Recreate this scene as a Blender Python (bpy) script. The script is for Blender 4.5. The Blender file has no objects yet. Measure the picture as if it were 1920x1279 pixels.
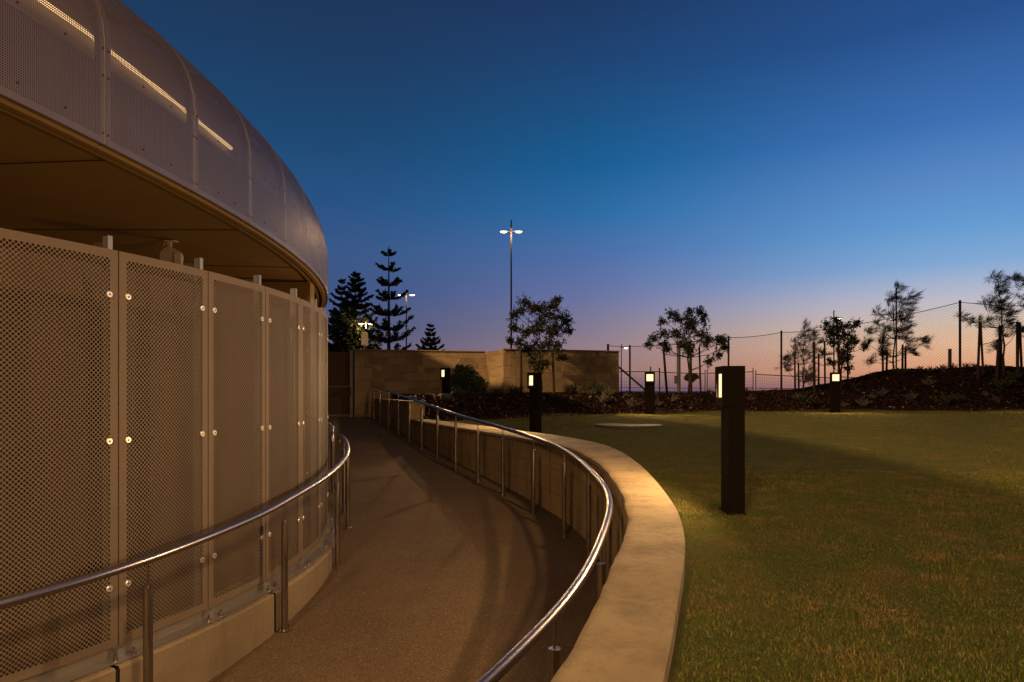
import bpy, math, random
import numpy as np
from mathutils import Vector, Matrix
rng = np.random.default_rng(7); random.seed(7)
S = bpy.context.scene; COL = S.collection
PI = math.pi
# ------------------------------------------------------------------ camera
cam = bpy.data.objects.new('camera', bpy.data.cameras.new('camera')); COL.objects.link(cam)
cam.rotation_euler = (PI/2, 0, 0); cam.location = (0, 0, 0)      # eye level is z = 0
cam.data.lens = 24; cam.data.sensor_width = 36; cam.data.shift_y = 0.0482
cam.data.clip_start = 0.05; cam.data.clip_end = 20000
S.camera = cam
S.view_settings.view_transform = 'Standard'; S.view_settings.look = 'None'
S.view_settings.exposure = 0; S.view_settings.gamma = 1
F = 1280.0; HZ = 732.0
def at(x, y, Y):            # photo pixel at distance Y -> point
    return Vector(((x-960)/F*Y, Y, (HZ-y)/F*Y))
# ------------------------------------------------------------------ dusk sky
def lin(c):
    return tuple(((v/255)/12.92 if v <= 10 else ((v/255+.055)/1.055)**2.4) for v in c)+(1,)
W = bpy.data.worlds.new('World'); S.world = W; W.use_nodes = True
nt = W.node_tree; nt.nodes.clear()
def N(t, ty, **kw):
    n = t.nodes.new(ty)
    for k, v in kw.items(): setattr(n, k, v)
    return n
def mathn(t, op, a=None, b=None, clamp=False):
    n = N(t, 'ShaderNodeMath', operation=op, use_clamp=clamp)
    for i, v in enumerate((a, b)):
        if v is None: continue
        if isinstance(v, (int, float)): n.inputs[i].default_value = v
        else: t.links.new(v, n.inputs[i])
    return n.outputs[0]
def ramp(t, fac, stops, interp='LINEAR'):
    n = N(t, 'ShaderNodeValToRGB'); n.color_ramp.interpolation = interp
    e = n.color_ramp.elements
    while len(e) < len(stops): e.new(0.5)
    for k, (p, c) in enumerate(stops):
        e[k].position = p; e[k].color = c if len(c) == 4 else tuple(c)+(1,)
    t.links.new(fac, n.inputs[0]); return n.outputs[0]
tc = N(nt, 'ShaderNodeTexCoord'); sep = N(nt, 'ShaderNodeSeparateXYZ')
nt.links.new(tc.outputs['Generated'], sep.inputs[0])
sx, sy, sz = sep.outputs
elev = mathn(nt, 'DIVIDE', mathn(nt, 'ARCTAN2', sz, mathn(nt, 'SQRT', mathn(nt, 'ADD', mathn(nt, 'MULTIPLY', sx, sx), mathn(nt, 'MULTIPLY', sy, sy)))), math.radians(40), True)
azi = mathn(nt, 'ARCTAN2', sx, sy)        # 0 straight ahead, positive to the right
def st(l):   # (elevation deg, rgb)
    return [(max(0, d/40), lin(c)) for d, c in l]
SKY_L = [(0, (104, 88, 104)), (2.5, (98, 92, 118)), (5, (76, 84, 118)), (8, (62, 82, 126)), (11.5, (54, 84, 130)), (15, (38, 78, 125)), (20, (28, 68, 108)), (26, (28, 56, 92)), (31, (28, 50, 84)), (40, (20, 34, 58))]
SKY_M = [(0, (104, 86, 108)), (1.4, (150, 117, 116)), (3.6, (146, 122, 130)), (5.6, (126, 118, 142)), (8, (102, 112, 157)), (10.9, (77, 107, 161)), (14.2, (44, 105, 160)), (18.2, (22, 91, 143)), (22, (26, 78, 126)), (25.6, (29, 66, 112)), (29, (28, 56, 98)), (40, (20, 36, 62))]
SKY_R = [(0, (168, 112, 108)), (1.5, (214, 152, 116)), (3.3, (219, 176, 142)), (4.8, (204, 182, 164)), (6.4, (180, 178, 190)), (9, (122, 160, 202)), (11.8, (92, 146, 198)), (14.2, (86, 132, 189)), (18.5, (58, 106, 170)), (24.7, (38, 77, 134)), (40, (22, 40, 74))]
def azf(a, b):
    n = N(nt, 'ShaderNodeMapRange', interpolation_type='SMOOTHSTEP'); nt.links.new(azi, n.inputs[0])
    n.inputs[1].default_value = math.radians(a); n.inputs[2].default_value = math.radians(b); return n.outputs[0]
def mixc(t, f, a, b, mode='MIX'):
    n = N(t, 'ShaderNodeMix', data_type='RGBA', blend_type=mode)
    for s, v in ((0, f), (6, a), (7, b)):
        if isinstance(v, (int, float)): n.inputs[s].default_value = v
        elif isinstance(v, tuple): n.inputs[s].default_value = v
        else: t.links.new(v, n.inputs[s])
    return n.outputs[2]
c = mixc(nt, azf(-16, 14), ramp(nt, elev, st(SKY_L)), ramp(nt, elev, st(SKY_M)))
c = mixc(nt, azf(4, 35), c, ramp(nt, elev, st(SKY_R)))
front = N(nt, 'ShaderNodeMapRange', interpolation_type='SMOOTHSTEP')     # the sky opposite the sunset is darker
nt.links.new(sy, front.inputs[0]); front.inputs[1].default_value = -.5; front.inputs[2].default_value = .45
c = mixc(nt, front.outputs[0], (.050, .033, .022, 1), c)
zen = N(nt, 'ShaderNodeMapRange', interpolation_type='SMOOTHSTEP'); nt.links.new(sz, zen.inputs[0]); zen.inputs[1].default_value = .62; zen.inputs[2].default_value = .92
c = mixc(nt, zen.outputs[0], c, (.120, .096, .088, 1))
up = N(nt, 'ShaderNodeMapRange'); nt.links.new(sz, up.inputs[0]); up.inputs[1].default_value = -.05; up.inputs[2].default_value = 0
c = mixc(nt, up.outputs[0], (.02, .015, .012, 1), c)
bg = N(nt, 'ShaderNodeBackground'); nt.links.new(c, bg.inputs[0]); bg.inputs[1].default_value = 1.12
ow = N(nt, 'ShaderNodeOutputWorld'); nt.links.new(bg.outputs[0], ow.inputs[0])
# ------------------------------------------------------------------ light strengths (lamps sit in modelled fittings, some added out of view for fill)
BOLLARD_W = 285.0; STREET_W = 76000.0
WARM = (1.0, .60, .25)
# ------------------------------------------------------------------ materials
MATS = {}
def mat(name, base=(.5, .5, .5), rough=.6, metal=0, spec=.4, build=None):
    m = bpy.data.materials.new(name); m.use_nodes = True; t = m.node_tree
    b = t.nodes['Principled BSDF']
    b.inputs['Base Color'].default_value = tuple(base)+(1,); b.inputs['Roughness'].default_value = rough
    b.inputs['Metallic'].default_value = metal; b.inputs['Specular IOR Level'].default_value = spec
    if build: build(t, b)
    MATS[name] = m; return m
def noise(t, scale, detail=6, rough=.6, vec=None, dist=0):
    n = N(t, 'ShaderNodeTexNoise'); n.inputs['Scale'].default_value = scale; n.inputs['Detail'].default_value = detail
    n.inputs['Roughness'].default_value = rough; n.inputs['Distortion'].default_value = dist
    t.links.new(vec if vec else pos(t), n.inputs['Vector']); return n.outputs[0]
def pos(t, scale=None):
    g = N(t, 'ShaderNodeTexCoord').outputs['Object']
    if scale:
        m = N(t, 'ShaderNodeMapping'); m.inputs['Scale'].default_value = scale; t.links.new(g, m.inputs[0]); return m.outputs[0]
    return g
def bump(t, b, h, strength=.3, dist=.01, prev=None):
    n = N(t, 'ShaderNodeBump'); n.inputs['Strength'].default_value = strength; n.inputs['Distance'].default_value = dist
    t.links.new(h, n.inputs['Height'])
    if prev: t.links.new(prev, n.inputs['Normal'])
    t.links.new(n.outputs[0], b.inputs['Normal']); return n.outputs[0]
def base(t, b, c): t.links.new(c, b.inputs['Base Color'])

def b_conc(t, b, c1=(.42, .31, .18), c2=(.27, .19, .105), stain=(.11, .075, .04), drip=True):
    c = ramp(t, noise(t, 1.7, 8, .65), [(.35, c2), (.65, c1)])
    c = mixc(t, .35, c, ramp(t, noise(t, 45, 4), [(.35, c2), (.65, c1)]))
    if drip:
        s = noise(t, 1, 6, .6, pos(t, (6, 6, .7)))
        c = mixc(t, ramp(t, s, [(.50, (0, 0, 0)), (.72, (.75,)*3)]), c, stain+(1,))
    base(t, b, c)
    bump(t, b, noise(t, 60, 8, .7), .35, .01, bump(t, b, noise(t, 5, 4), .3, .03))
mat('wall_concrete', rough=.9, build=b_conc)
mat('coping_stone', rough=.85, build=lambda t, b: (base(t, b, mixc(t, ramp(t, noise(t, 3.4, 10, .78, pos(t), .25), [(.46, (0, 0, 0)), (.64, (.85,)*3)]),
      ramp(t, noise(t, .9, 7, .6), [(.25, (.195, .145, .082)), (.7, (.33, .252, .148))]), (.13, .09, .048, 1))),
      bump(t, b, noise(t, 70, 8, .75), .5, .01, bump(t, b, noise(t, 4, 8, .7), .45, .04))))
mat('plinth_concrete', rough=.8, build=lambda t, b: b_conc(t, b, (.215, .165, .115), (.15, .113, .078), (.12, .09, .06)))
mat('wall_mortar', (.16, .115, .065), .95)
mat('bracket_dark', (.05, .035, .035), .7)
mat('joint_dark', (.03, .022, .016), .9)
def b_path(t, b):
    v = N(t, 'ShaderNodeTexVoronoi'); v.inputs['Scale'].default_value = 135; t.links.new(pos(t), v.inputs['Vector'])
    g = N(t, 'ShaderNodeSeparateColor'); t.links.new(v.outputs['Color'], g.inputs[0])
    c = ramp(t, g.outputs[0], [(0, (.022, .014, .008)), (.35, (.07, .045, .027)), (.75, (.125, .082, .05)), (.93, (.18, .125, .08)), (1, (.40, .30, .2))])
    c = mixc(t, .62, c, ramp(t, noise(t, .9, 8, .7), [(.3, (.062, .039, .022)), (.7, (.12, .077, .046))]))
    base(t, b, c); bump(t, b, v.outputs['Distance'], .6, .006)
mat('path_aggregate', rough=.85, spec=.25, build=b_path)
def b_turf(t, b):
    c = ramp(t, noise(t, 60, 8, .8), [(.3, (.042, .058, .014)), (.55, (.105, .112, .028)), (.75, (.22, .17, .06))])
    c = mixc(t, ramp(t, noise(t, 2.3, 8, .7), [(.46, (0, 0, 0)), (.66, (.8,)*3)]), c, (.16, .105, .046, 1))
    base(t, b, c); bump(t, b, noise(t, 120, 8, .8), 1, .03)
mat('turf', rough=1, spec=.05, build=b_turf)
def b_blade(t, b):
    r = N(t, 'ShaderNodeNewGeometry').outputs['Random Per Island']
    c = ramp(t, r, [(0, (.040, .080, .014)), (.45, (.078, .122, .022)), (.75, (.135, .138, .032)), (.93, (.21, .155, .052)), (1, (.29, .22, .10))])
    c = mixc(t, ramp(t, noise(t, 3.1, 10, .8), [(.49, (0, 0, 0)), (.60, (.85,)*3)]), c, (.24, .155, .068, 1))
    base(t, b, c)
mat('grass_blade', rough=.8, spec=.15, build=b_blade)
mat('mulch_soil', rough=1, spec=.1, build=lambda t, b: (base(t, b, ramp(t, noise(t, 14, 9, .8), [(.35, (.012, .006, .004)), (.55, (.03, .013, .008)), (.7, (.06, .027, .017))])), bump(t, b, noise(t, 18, 8, .8), 1, .12)))
def b_chip(t, b):
    r = N(t, 'ShaderNodeNewGeometry').outputs['Random Per Island']
    base(t, b, ramp(t, r, [(0, (.012, .006, .004)), (.5, (.028, .012, .008)), (.82, (.055, .022, .015)), (.965, (.09, .05, .038)), (1, (.34, .28, .24))]))
mat('bark_chip', rough=.9, spec=.2, build=b_chip)
def b_stone(t, b):
    P = N(t, 'ShaderNodeUVMap').outputs[0]
    def brick(w, h, off, fq, sq, sc):
        mp = N(t, 'ShaderNodeMapping'); mp.inputs['Location'].default_value = (off, off*.37, 0); t.links.new(P, mp.inputs[0])
        nz = N(t, 'ShaderNodeTexNoise'); nz.inputs['Scale'].default_value = 3; t.links.new(P, nz.inputs['Vector'])
        vm = N(t, 'ShaderNodeVectorMath', operation='MULTIPLY_ADD'); t.links.new(nz.outputs['Color'], vm.inputs[0]); vm.inputs[1].default_value = (.05, .03, 0); t.links.new(mp.outputs[0], vm.inputs[2])
        k = N(t, 'ShaderNodeTexBrick', offset=.37, offset_frequency=2, squash=sq, squash_frequency=fq); t.links.new(vm.outputs[0], k.inputs['Vector'])
        k.inputs['Scale'].default_value = 1; k.inputs['Brick Width'].default_value = w; k.inputs['Row Height'].default_value = h; k.inputs['Mortar Size'].default_value = .010; k.inputs['Mortar Smooth'].default_value = .4
        k.inputs['Color1'].default_value = (0, 0, 0, 1); k.inputs['Color2'].default_value = (1, 1, 1, 1); k.inputs['Mortar'].default_value = (.5, .5, .5, 1); return k
    k1 = brick(.62, .36, 0, 3, 1.7, 1); k2 = brick(.38, .24, 4.3, 2, 1.5, 1)
    sel = ramp(t, noise(t, .55, 2, .5, P), [(.49, (0, 0, 0)), (.5, (1, 1, 1))])
    tone = mixc(t, sel, k1.outputs['Color'], k2.outputs['Color']); j = mixc(t, sel, k1.outputs['Fac'], k2.outputs['Fac'])
    j = mathn(t, 'MULTIPLY', j, ramp(t, noise(t, 2.1, 5, .7, P), [(.38, (.15,)*3), (.6, (1, 1, 1))]))
    c = ramp(t, tone, [(0, (.23, .155, .09)), (1, (.50, .37, .23))])
    c = mixc(t, .4, c, ramp(t, noise(t, 3, 8, .7), [(.3, (.2, .14, .085)), (.7, (.42, .315, .2))]))
    c = mixc(t, mathn(t, 'MULTIPLY', j, .7), c, (.09, .06, .034, 1)); base(t, b, c)
    bump(t, b, j, -.5, .02, bump(t, b, noise(t, 9, 8, .7), .5, .05))
mat('limestone', rough=.9, build=b_stone)
mat('timber_gate', rough=.7, build=lambda t, b: base(t, b, ramp(t, noise(t, 3, 5, .6, pos(t, (8, 8, .5))), [(.3, (.07, .038, .02)), (.7, (.11, .062, .034))])))
mat('brushed_steel', (.34, .30, .275), .30, 1, build=lambda t, b: t.links.new(ramp(t, noise(t, 1, 4, .6, pos(t, (60, 60, 3))), [(.3, (.22,)*3), (.7, (.38,)*3)]), b.inputs['Roughness']))
mat('polished_steel', (.34, .30, .30), .31, 1)
mat('galvanised', (.50, .49, .5), .42, 1, build=lambda t, b: t.links.new(ramp(t, noise(t, 9, 5), [(.3, (.3,)*3), (.7, (.55,)*3)]), b.inputs['Roughness']))
mat('steel_disc', (.74, .70, .66), .35, .7)
mat('disc_centre', (.10, .08, .07), .5, .5)
mat('bollard_paint', (.009, .006, .004), .85, 0, .06)
mat('pole_paint', (.05, .034, .03), .6, .1)
mat('pole_grey', (.26, .24, .23), .5, .5)
mat('soffit_board', rough=.8, build=lambda t, b: base(t, b, ramp(t, noise(t, 1.1, 7, .6), [(.3, (.21, .122, .036)), (.7, (.26, .155, .048))])))
mat('dark_backing', (.055, .034, .02), .9)
mat('post_steel', (.30, .28, .29), .5, .8)
mat('channel_steel', (.24, .215, .20), .5, .7)
mat('fascia_backing', (.10, .075, .06), .8)
mat('fascia_skin', (.34, .26, .19), .4, .2)
mat('bark', rough=.9, build=lambda t, b: base(t, b, ramp(t, noise(t, 9, 6), [(.3, (.03, .02, .014)), (.7, (.07, .045, .03))])))
mat('stake_timber', rough=.9, build=lambda t, b: base(t, b, ramp(t, noise(t, 5, 6, .6, pos(t, (6, 6, 1))), [(.3, (.028, .016, .011)), (.7, (.055, .033, .022))])))
def leafmat(name, a, bb, cc):
    def f(t, b):
        r = N(t, 'ShaderNodeNewGeometry').outputs['Random Per Island']
        base(t, b, ramp(t, r, [(0, a), (.6, bb), (1, cc)]))
    mat(name, rough=.55, spec=.3, build=f)
leafmat('leaf_dark', (.018, .028, .010), (.036, .048, .016), (.065, .07, .025))
leafmat('leaf_needle', (.022, .026, .014), (.045, .046, .026), (.075, .065, .04))
leafmat('leaf_pine', (.016, .028, .015), (.03, .046, .022), (.055, .065, .03))
leafmat('leaf_bush', (.025, .045, .012), (.05, .085, .02), (.09, .12, .035))
leafmat('leaf_silver', (.09, .085, .065), (.15, .14, .11), (.24, .22, .18))
leafmat('leaf_low', (.03, .045, .015), (.055, .07, .022), (.09, .10, .035))
def sea(t, b):
    bump(t, b, noise(t, .15, 6, .6), .6, .5)
mat('sea_water', (.02, .03, .05), .35, 0, .5, build=sea)
mat('dirt', rough=1, spec=.1, build=lambda t, b: base(t, b, ramp(t, noise(t, .8, 8), [(.3, (.05, .034, .022)), (.7, (.09, .065, .042))])))
mat('cover_slab', rough=.8, build=lambda t, b: b_conc(t, b, (.15, .12, .085), (.10, .08, .055), (.06, .05, .035), False))
mat('sign_back', (.42, .40, .38), .5, .6)
mat('tarp', (.05, .04, .04), .7)
mat('mesh_wire', (.10, .085, .08), .5, .6)
mat('lamp_housing', (.45, .40, .34), .5)
def emis(name, col, s):
    m = bpy.data.materials.new(name); m.use_nodes = True; t = m.node_tree; t.nodes.clear()
    e = N(t, 'ShaderNodeEmission'); e.inputs[0].default_value = tuple(col)+(1,); e.inputs[1].default_value = s
    o = N(t, 'ShaderNodeOutputMaterial'); t.links.new(e.outputs[0], o.inputs[0]); MATS[name] = m
emis('bollard_glass', (1.0, .70, .36), 1.75)
emis('street_lens', (1.0, .80, .58), 5)
emis('small_lens', (1.0, .85, .62), 3)
emis('tube_glow', (1.0, .62, .25), 2.0)
def perf(name, base_c, pitch, rad, stag, margin, w, h, rough, metal, bb=None):
    def f(t, b):
        uv = N(t, 'ShaderNodeSeparateXYZ'); t.links.new(N(t, 'ShaderNodeUVMap').outputs[0], uv.inputs[0])
        def cell(off):
            q = []
            for k in (0, 1):
                fr = mathn(t, 'FRACT', mathn(t, 'ADD', mathn(t, 'DIVIDE', uv.outputs[k], pitch), off))
                q.append(mathn(t, 'SUBTRACT', fr, .5))
            return mathn(t, 'SQRT', mathn(t, 'ADD', mathn(t, 'MULTIPLY', q[0], q[0]), mathn(t, 'MULTIPLY', q[1], q[1])))
        d = cell(0)
        if stag: d = mathn(t, 'MINIMUM', d, cell(.5))
        hole = mathn(t, 'LESS_THAN', d, rad/pitch)
        for k, L in ((0, w), (1, h)):
            hole = mathn(t, 'MULTIPLY', hole, mathn(t, 'GREATER_THAN', uv.outputs[k], margin))
            hole = mathn(t, 'MULTIPLY', hole, mathn(t, 'LESS_THAN', uv.outputs[k], L-margin))
        if bb: base(t, b, ramp(t, noise(t, 3.5, 6), [(.3, bb), (.7, base_c)]))
        tr = N(t, 'ShaderNodeBsdfTransparent'); mx = N(t, 'ShaderNodeMixShader')
        t.links.new(hole, mx.inputs[0]); t.links.new(b.outputs[0], mx.inputs[1]); t.links.new(tr.outputs[0], mx.inputs[2])
        t.links.new(mx.outputs[0], t.nodes['Material Output'].inputs[0])
    mat(name, base_c, rough, metal, .4, build=f)
# ------------------------------------------------------------------ mesh helpers
def raw(name, V, Fc, m, parent=None, uv=None, smooth=False, sharp=None):
    me = bpy.data.meshes.new(name)
    V = np.asarray(V, dtype=np.float32)
    if isinstance(Fc, np.ndarray):
        k = Fc.shape[1]; n = len(Fc)
        me.vertices.add(len(V)); me.vertices.foreach_set('co', V.ravel())
        me.loops.add(n*k); me.loops.foreach_set('vertex_index', Fc.astype(np.int32).ravel())
        me.polygons.add(n); me.polygons.foreach_set('loop_start', np.arange(0, n*k, k, dtype=np.int32))
        me.update(calc_edges=True)
    else:
        me.from_pydata([tuple(map(float, v)) for v in V], [], Fc)
    if uv is not None:
        l = me.uv_layers.new(name='UVMap')
        li = np.zeros(len(me.loops), dtype=np.int32); me.loops.foreach_get('vertex_index', li)
        l.data.foreach_set('uv', np.asarray(uv, dtype=np.float32)[li].ravel())
    me.materials.append(MATS[m] if isinstance(m, str) else m)
    if smooth:
        me.polygons.foreach_set('use_smooth', [True]*len(me.polygons))
        if sharp: me.set_sharp_from_angle(angle=math.radians(sharp))
    o = bpy.data.objects.new(name, me); COL.objects.link(o)
    if parent: o.parent = parent
    return o
class MB:
    def __init__(s): s.v = []; s.f = []
    def add(s, V, Fc):
        k = len(s.v); s.v += [tuple(x) for x in V]; s.f += [tuple(i+k for i in f) for f in Fc]; return s
    def box(s, c, size, rz=0, bev=0):
        x, y, z = (q/2 for q in size); R = Matrix.Rotation(rz, 3, 'Z'); c = Vector(c)
        if bev:
            b = bev; prof = [(-x+b, -y), (x-b, -y), (x, -y+b), (x, y-b), (x-b, y), (-x+b, y), (-x, y-b), (-x, -y+b)]
            V = []
            for zz, ins in ((-z, 0), (z-b, 0), (z, b)):
                for px, py in prof: V.append(c+R@Vector((px-math.copysign(ins, px), py-math.copysign(ins, py), zz)))
            Fc = [(i, (i+1) % 8, (i+1) % 8+8, i+8) for i in range(8)]+[(i+8, (i+1) % 8+8, (i+1) % 8+16, i+16) for i in range(8)]
            Fc += [tuple(range(7, -1, -1)), tuple(range(16, 24))]
            return s.add(V, Fc)
        V = [c+R@Vector((a*x, b*y, d*z)) for a in (-1, 1) for b in (-1, 1) for d in (-1, 1)]
        return s.add(V, [(0, 1, 3, 2), (4, 6, 7, 5), (0, 4, 5, 1), (2, 3, 7, 6), (0, 2, 6, 4), (1, 5, 7, 3)])
    def tube(s, pts, r, n=8, cap=True):
        pts = [Vector(p) for p in pts]; rs = r if isinstance(r, (list, tuple)) else [r]*len(pts)
        V = []; up = None
        for i, p in enumerate(pts):
            d = (pts[min(i+1, len(pts)-1)]-pts[max(i-1, 0)]).normalized()
            if up is None: up = Vector((0, 0, 1)) if abs(d.z) < .9 else Vector((1, 0, 0))
            a = d.cross(up).normalized(); b = a.cross(d); up = b
            for k in range(n):
                t = 2*PI*k/n; V.append(p+(a*math.cos(t)+b*math.sin(t))*rs[i])
        Fc = [(i*n+k, i*n+(k+1) % n, (i+1)*n+(k+1) % n, (i+1)*n+k) for i in range(len(pts)-1) for k in range(n)]
        if cap: Fc += [tuple(range(n-1, -1, -1)), tuple(range((len(pts)-1)*n, len(pts)*n))]
        return s.add(V, Fc)
    def build(s, name, m, parent=None, smooth=False, sharp=35):
        return raw(name, s.v, s.f, m, parent, None, smooth, sharp)
def empty(name, loc, label, cat, group=None):
    o = bpy.data.objects.new(name, None); COL.objects.link(o); o.location = loc; o.empty_display_size = .2
    return tag(o, label, cat, group)
def tag(o, label=None, cat=None, group=None, kind=None):
    if label: o['label'] = label
    if cat: o['category'] = cat
    if group: o['group'] = group
    if kind: o['kind'] = kind
    return o
def local(o, parent):      # geometry given in world space; make it sit right under an offset parent
    o.parent = parent; o.matrix_parent_inverse = Matrix.Translation(-parent.location); return o
def kids(root):
    for ch in [x for x in COL.objects if x.parent == root]: yield ch
def copy_tree(o, parent=None):
    c = o.copy(); COL.objects.link(c); c.parent = parent
    for ch in list(kids(o)): copy_tree(ch, c)
    return c
def spline(P, n=8):
    P = [Vector(p) for p in P]; out = []
    for i in range(len(P)-1):
        p0 = P[i-1] if i else P[0]*2-P[1]; p1, p2 = P[i], P[i+1]; p3 = P[i+2] if i+2 < len(P) else P[-1]*2-P[-2]
        for k in range(n):
            t = k/n; out.append(.5*((2*p1)+(p2-p0)*t+(2*p0-5*p1+4*p2-p3)*t*t+(3*p1-p0-3*p2+p3)*t**3))
    out.append(P[-1]); return out
# ------------------------------------------------------------------ levels
def zpath(Y): return -(2.07-.061*min(Y, 20.5)) if Y > -2 else -2.19
def zlawn(Y): return float(np.interp(Y, [-4, 2, 5.1, 8.5, 12.6, 18, 20.5, 30], [-.86, -.885, -.915, -.865, -.766, -.61, -.56, -.5]))
def zcop(Y): return float(np.interp(Y, [-3, 0, 2, 4, 6.5, 8, 30], [-.84, -.82, -.8, -.78, -.70, -.66, -.65]))
INNER = [(-2.4, -2.6), (-1.55, -1.0), (-.75, .1), (-.27, 1.0), (.11, 1.87), (.33, 2.59), (.62, 3.7), (.77, 4.5), (.83, 5.2), (.86, 6.2), (.80, 7.22), (.62, 8.16), (.24, 9.3), (-.35, 10.8), (-.95, 12.2), (-1.65, 13.95), (-2.30, 15.6), (-2.37, 15.8)]
OUTER = [(-1.9, -3.0), (-1.1, -1.4), (-.38, -.2), (.08, .9), (.41, 1.87), (.67, 2.73), (.90, 3.55), (1.05, 4.3), (1.13, 5.0), (1.19, 5.8), (1.22, 6.6), (1.20, 7.6), (1.04, 8.8), (.62, 10.16), (.1, 11.3), (-.62, 12.9), (-1.35, 14.4), (-1.98, 15.75), (-2.02, 15.8)]
inn = spline([(*p, 0) for p in INNER], 6); outr = spline([(*p, 0) for p in OUTER], 6)
def resample(P, n):
    P = np.array([tuple(p)[:2] for p in P]); d = np.r_[0, np.cumsum(np.hypot(*np.diff(P, axis=0).T))]
    t = np.linspace(0, d[-1], n); return np.c_[np.interp(t, d, P[:, 0]), np.interp(t, d, P[:, 1])]
NW = 260
I = resample(inn, NW); O = resample(outr, NW)
# ------------------------------------------------------------------ ground, path, lawn
raw('ground', [(-3000, -60, -2.6), (3000, -60, -2.6), (3000, 24, -2.6), (-3000, 24, -2.6), (3000, 60, -6), (-3000, 60, -2.6), (3000, 140, -9), (-3000, 140, -9)],
    [(0, 1, 2, 3), (3, 2, 4, 5), (5, 4, 6, 7)], 'dirt')['kind'] = 'structure'
raw('sea', [(-9000, 130, -8.2), (9000, 130, -8.2), (9000, 14000, -8.2), (-9000, 14000, -8.2)], [(0, 1, 2, 3)], 'sea_water')['kind'] = 'structure'
ys = np.linspace(-6, 24, 61)
raw('path', [(x, y, zpath(y)) for y in ys for x in (-12, 1.5)], [(2*i, 2*i+1, 2*i+3, 2*i+2) for i in range(60)], 'path_aggregate')['kind'] = 'structure'
# lawn: rows from the wall to the right
def edgeY(X): return float(np.interp(X, [-6, -2.2, -1.3, .5, 3.4, 6.8, 15, 60], [15, 15.2, 15.6, 17, 18.5, 19.7, 19.9, 20.3]))
Oy = O[:, 1]; Ox = O[:, 0]
def xout(Y): return float(np.interp(Y, Oy, Ox)) if Y < 15.8 else float(np.interp(Y, [15.8, 21], [-2.02, -3.75]))
nr, ncx = 150, 90
V = []
for y in np.linspace(-3, 22, nr):
    x0 = xout(y)-.02
    for k in range(ncx):
        u = (k/(ncx-1))**2.2; x = x0+(45-x0)*u
        V.append((x, y, zlawn(y)+.012*math.sin(x*1.3+y*.7)+.008*math.sin(x*3.1-y*2.2)))
Fc = np.array([(r*ncx+k, r*ncx+k+1, (r+1)*ncx+k+1, (r+1)*ncx+k) for r in range(nr-1) for k in range(ncx-1)])
raw('lawn', V, Fc, 'turf', smooth=True)['kind'] = 'structure'
def zl(x, y): return zlawn(y)+.012*math.sin(x*1.3+y*.7)+.008*math.sin(x*3.1-y*2.2)
# grass blades
def blades(n, xr, yr, hh, ww, dens=None):
    x = rng.uniform(*xr, n); y = yr[0]+(yr[1]-yr[0])*rng.uniform(0, 1, n)**1.5
    xo = np.interp(y, Oy, Ox)+.03
    eY = np.interp(x, [-6, -2.2, -1.3, .5, 3.4, 6.8, 15, 60], [15, 15.2, 15.6, 17, 18.5, 19.7, 19.9, 20.3])
    keep = (x > xo) & (y < eY) & (np.abs(x) < y*.80+1.2)
    x, y = x[keep], y[keep]; n = len(x)
    z = np.interp(y, [-4, 2, 5.1, 8.5, 12.6, 18, 20.5, 30], [-.86, -.885, -.915, -.865, -.766, -.61, -.56, -.5])+.012*np.sin(x*1.3+y*.7)+.008*np.sin(x*3.1-y*2.2)
    sc = (1+y*.10)
    h = rng.uniform(.35, 1, n)**1.3*hh*1.25*(1+.35*np.sin(x*2.7+1)*np.sin(y*2.1)+.3*np.sin(x*9.1+y*3)*np.sin(y*8.3-x*2)); a = rng.uniform(0, 2*PI, n); w = ww*rng.uniform(.6, 1.2, n)*sc
    le = rng.uniform(.2, 1.3, n)*h; b = rng.uniform(0, 2*PI, n)
    dx, dy = np.cos(a)*w, np.sin(a)*w
    p = np.empty((n, 5, 3))
    p[:, 0] = np.c_[x-dx, y-dy, z-.004]; p[:, 1] = np.c_[x+dx, y+dy, z-.004]
    mx, my = x+np.cos(b)*le*.35, y+np.sin(b)*le*.35
    p[:, 2] = np.c_[mx+dx*.8, my+dy*.8, z+h*.6]; p[:, 3] = np.c_[mx-dx*.8, my-dy*.8, z+h*.6]
    p[:, 4] = np.c_[x+np.cos(b)*le, y+np.sin(b)*le, z+h*.95]
    i = np.arange(n)[:, None]*5
    tri = np.concatenate([i+[0, 1, 2], i+[0, 2, 3], i+[3, 2, 4]], 1).reshape(-1, 3)
    return p.reshape(-1, 3), tri
V1, T1 = blades(620000, (0, 8), (1.6, 7.5), .0125, .0009)
V2, T2 = blades(330000, (0, 15), (5.0, 19.6), .015, .0012)
V = np.concatenate([V1, V2]); T = np.concatenate([T1, T2+len(V1)])
tag(raw('grass', V, T, 'grass_blade'), 'short mixed green and straw coloured lawn grass', None, None, 'stuff')
# mulch berm
def smooth01(t): t = min(max(t, 0), 1); return t*t*(3-2*t)
def zmulch(x, y):
    e = edgeY(x); top = float(np.interp(x, [-3, 4, 8.5, 10.2, 11.6, 13.2, 16, 40], [-.17, -.12, -.10, .02, .28, .66, .78, .85]))
    base_ = zlawn(e)-.03; t = (y-e)/(2.1 if x < 9 else 3.6)
    z = base_+(top-base_)*smooth01(t)
    z += .05*math.sin(x*1.9+y)*math.sin(y*2.3+x*.5)*smooth01(t*2)
    if y > 25: z -= (y-25)*.35
    return z
nx, ny = 260, 60
V = []; xs = np.r_[np.linspace(-3.72, 18, 200), np.linspace(18.3, 60, 60)]
for y_ in range(ny):
    for x in xs:
        e = edgeY(x); y = e-.15+(y_/(ny-1))*12; x2 = max(x, xout(y)-.05) if y < 22 else x
        V.append((x2, y, zmulch(x, y)+rng.normal(0, .012)))
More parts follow.
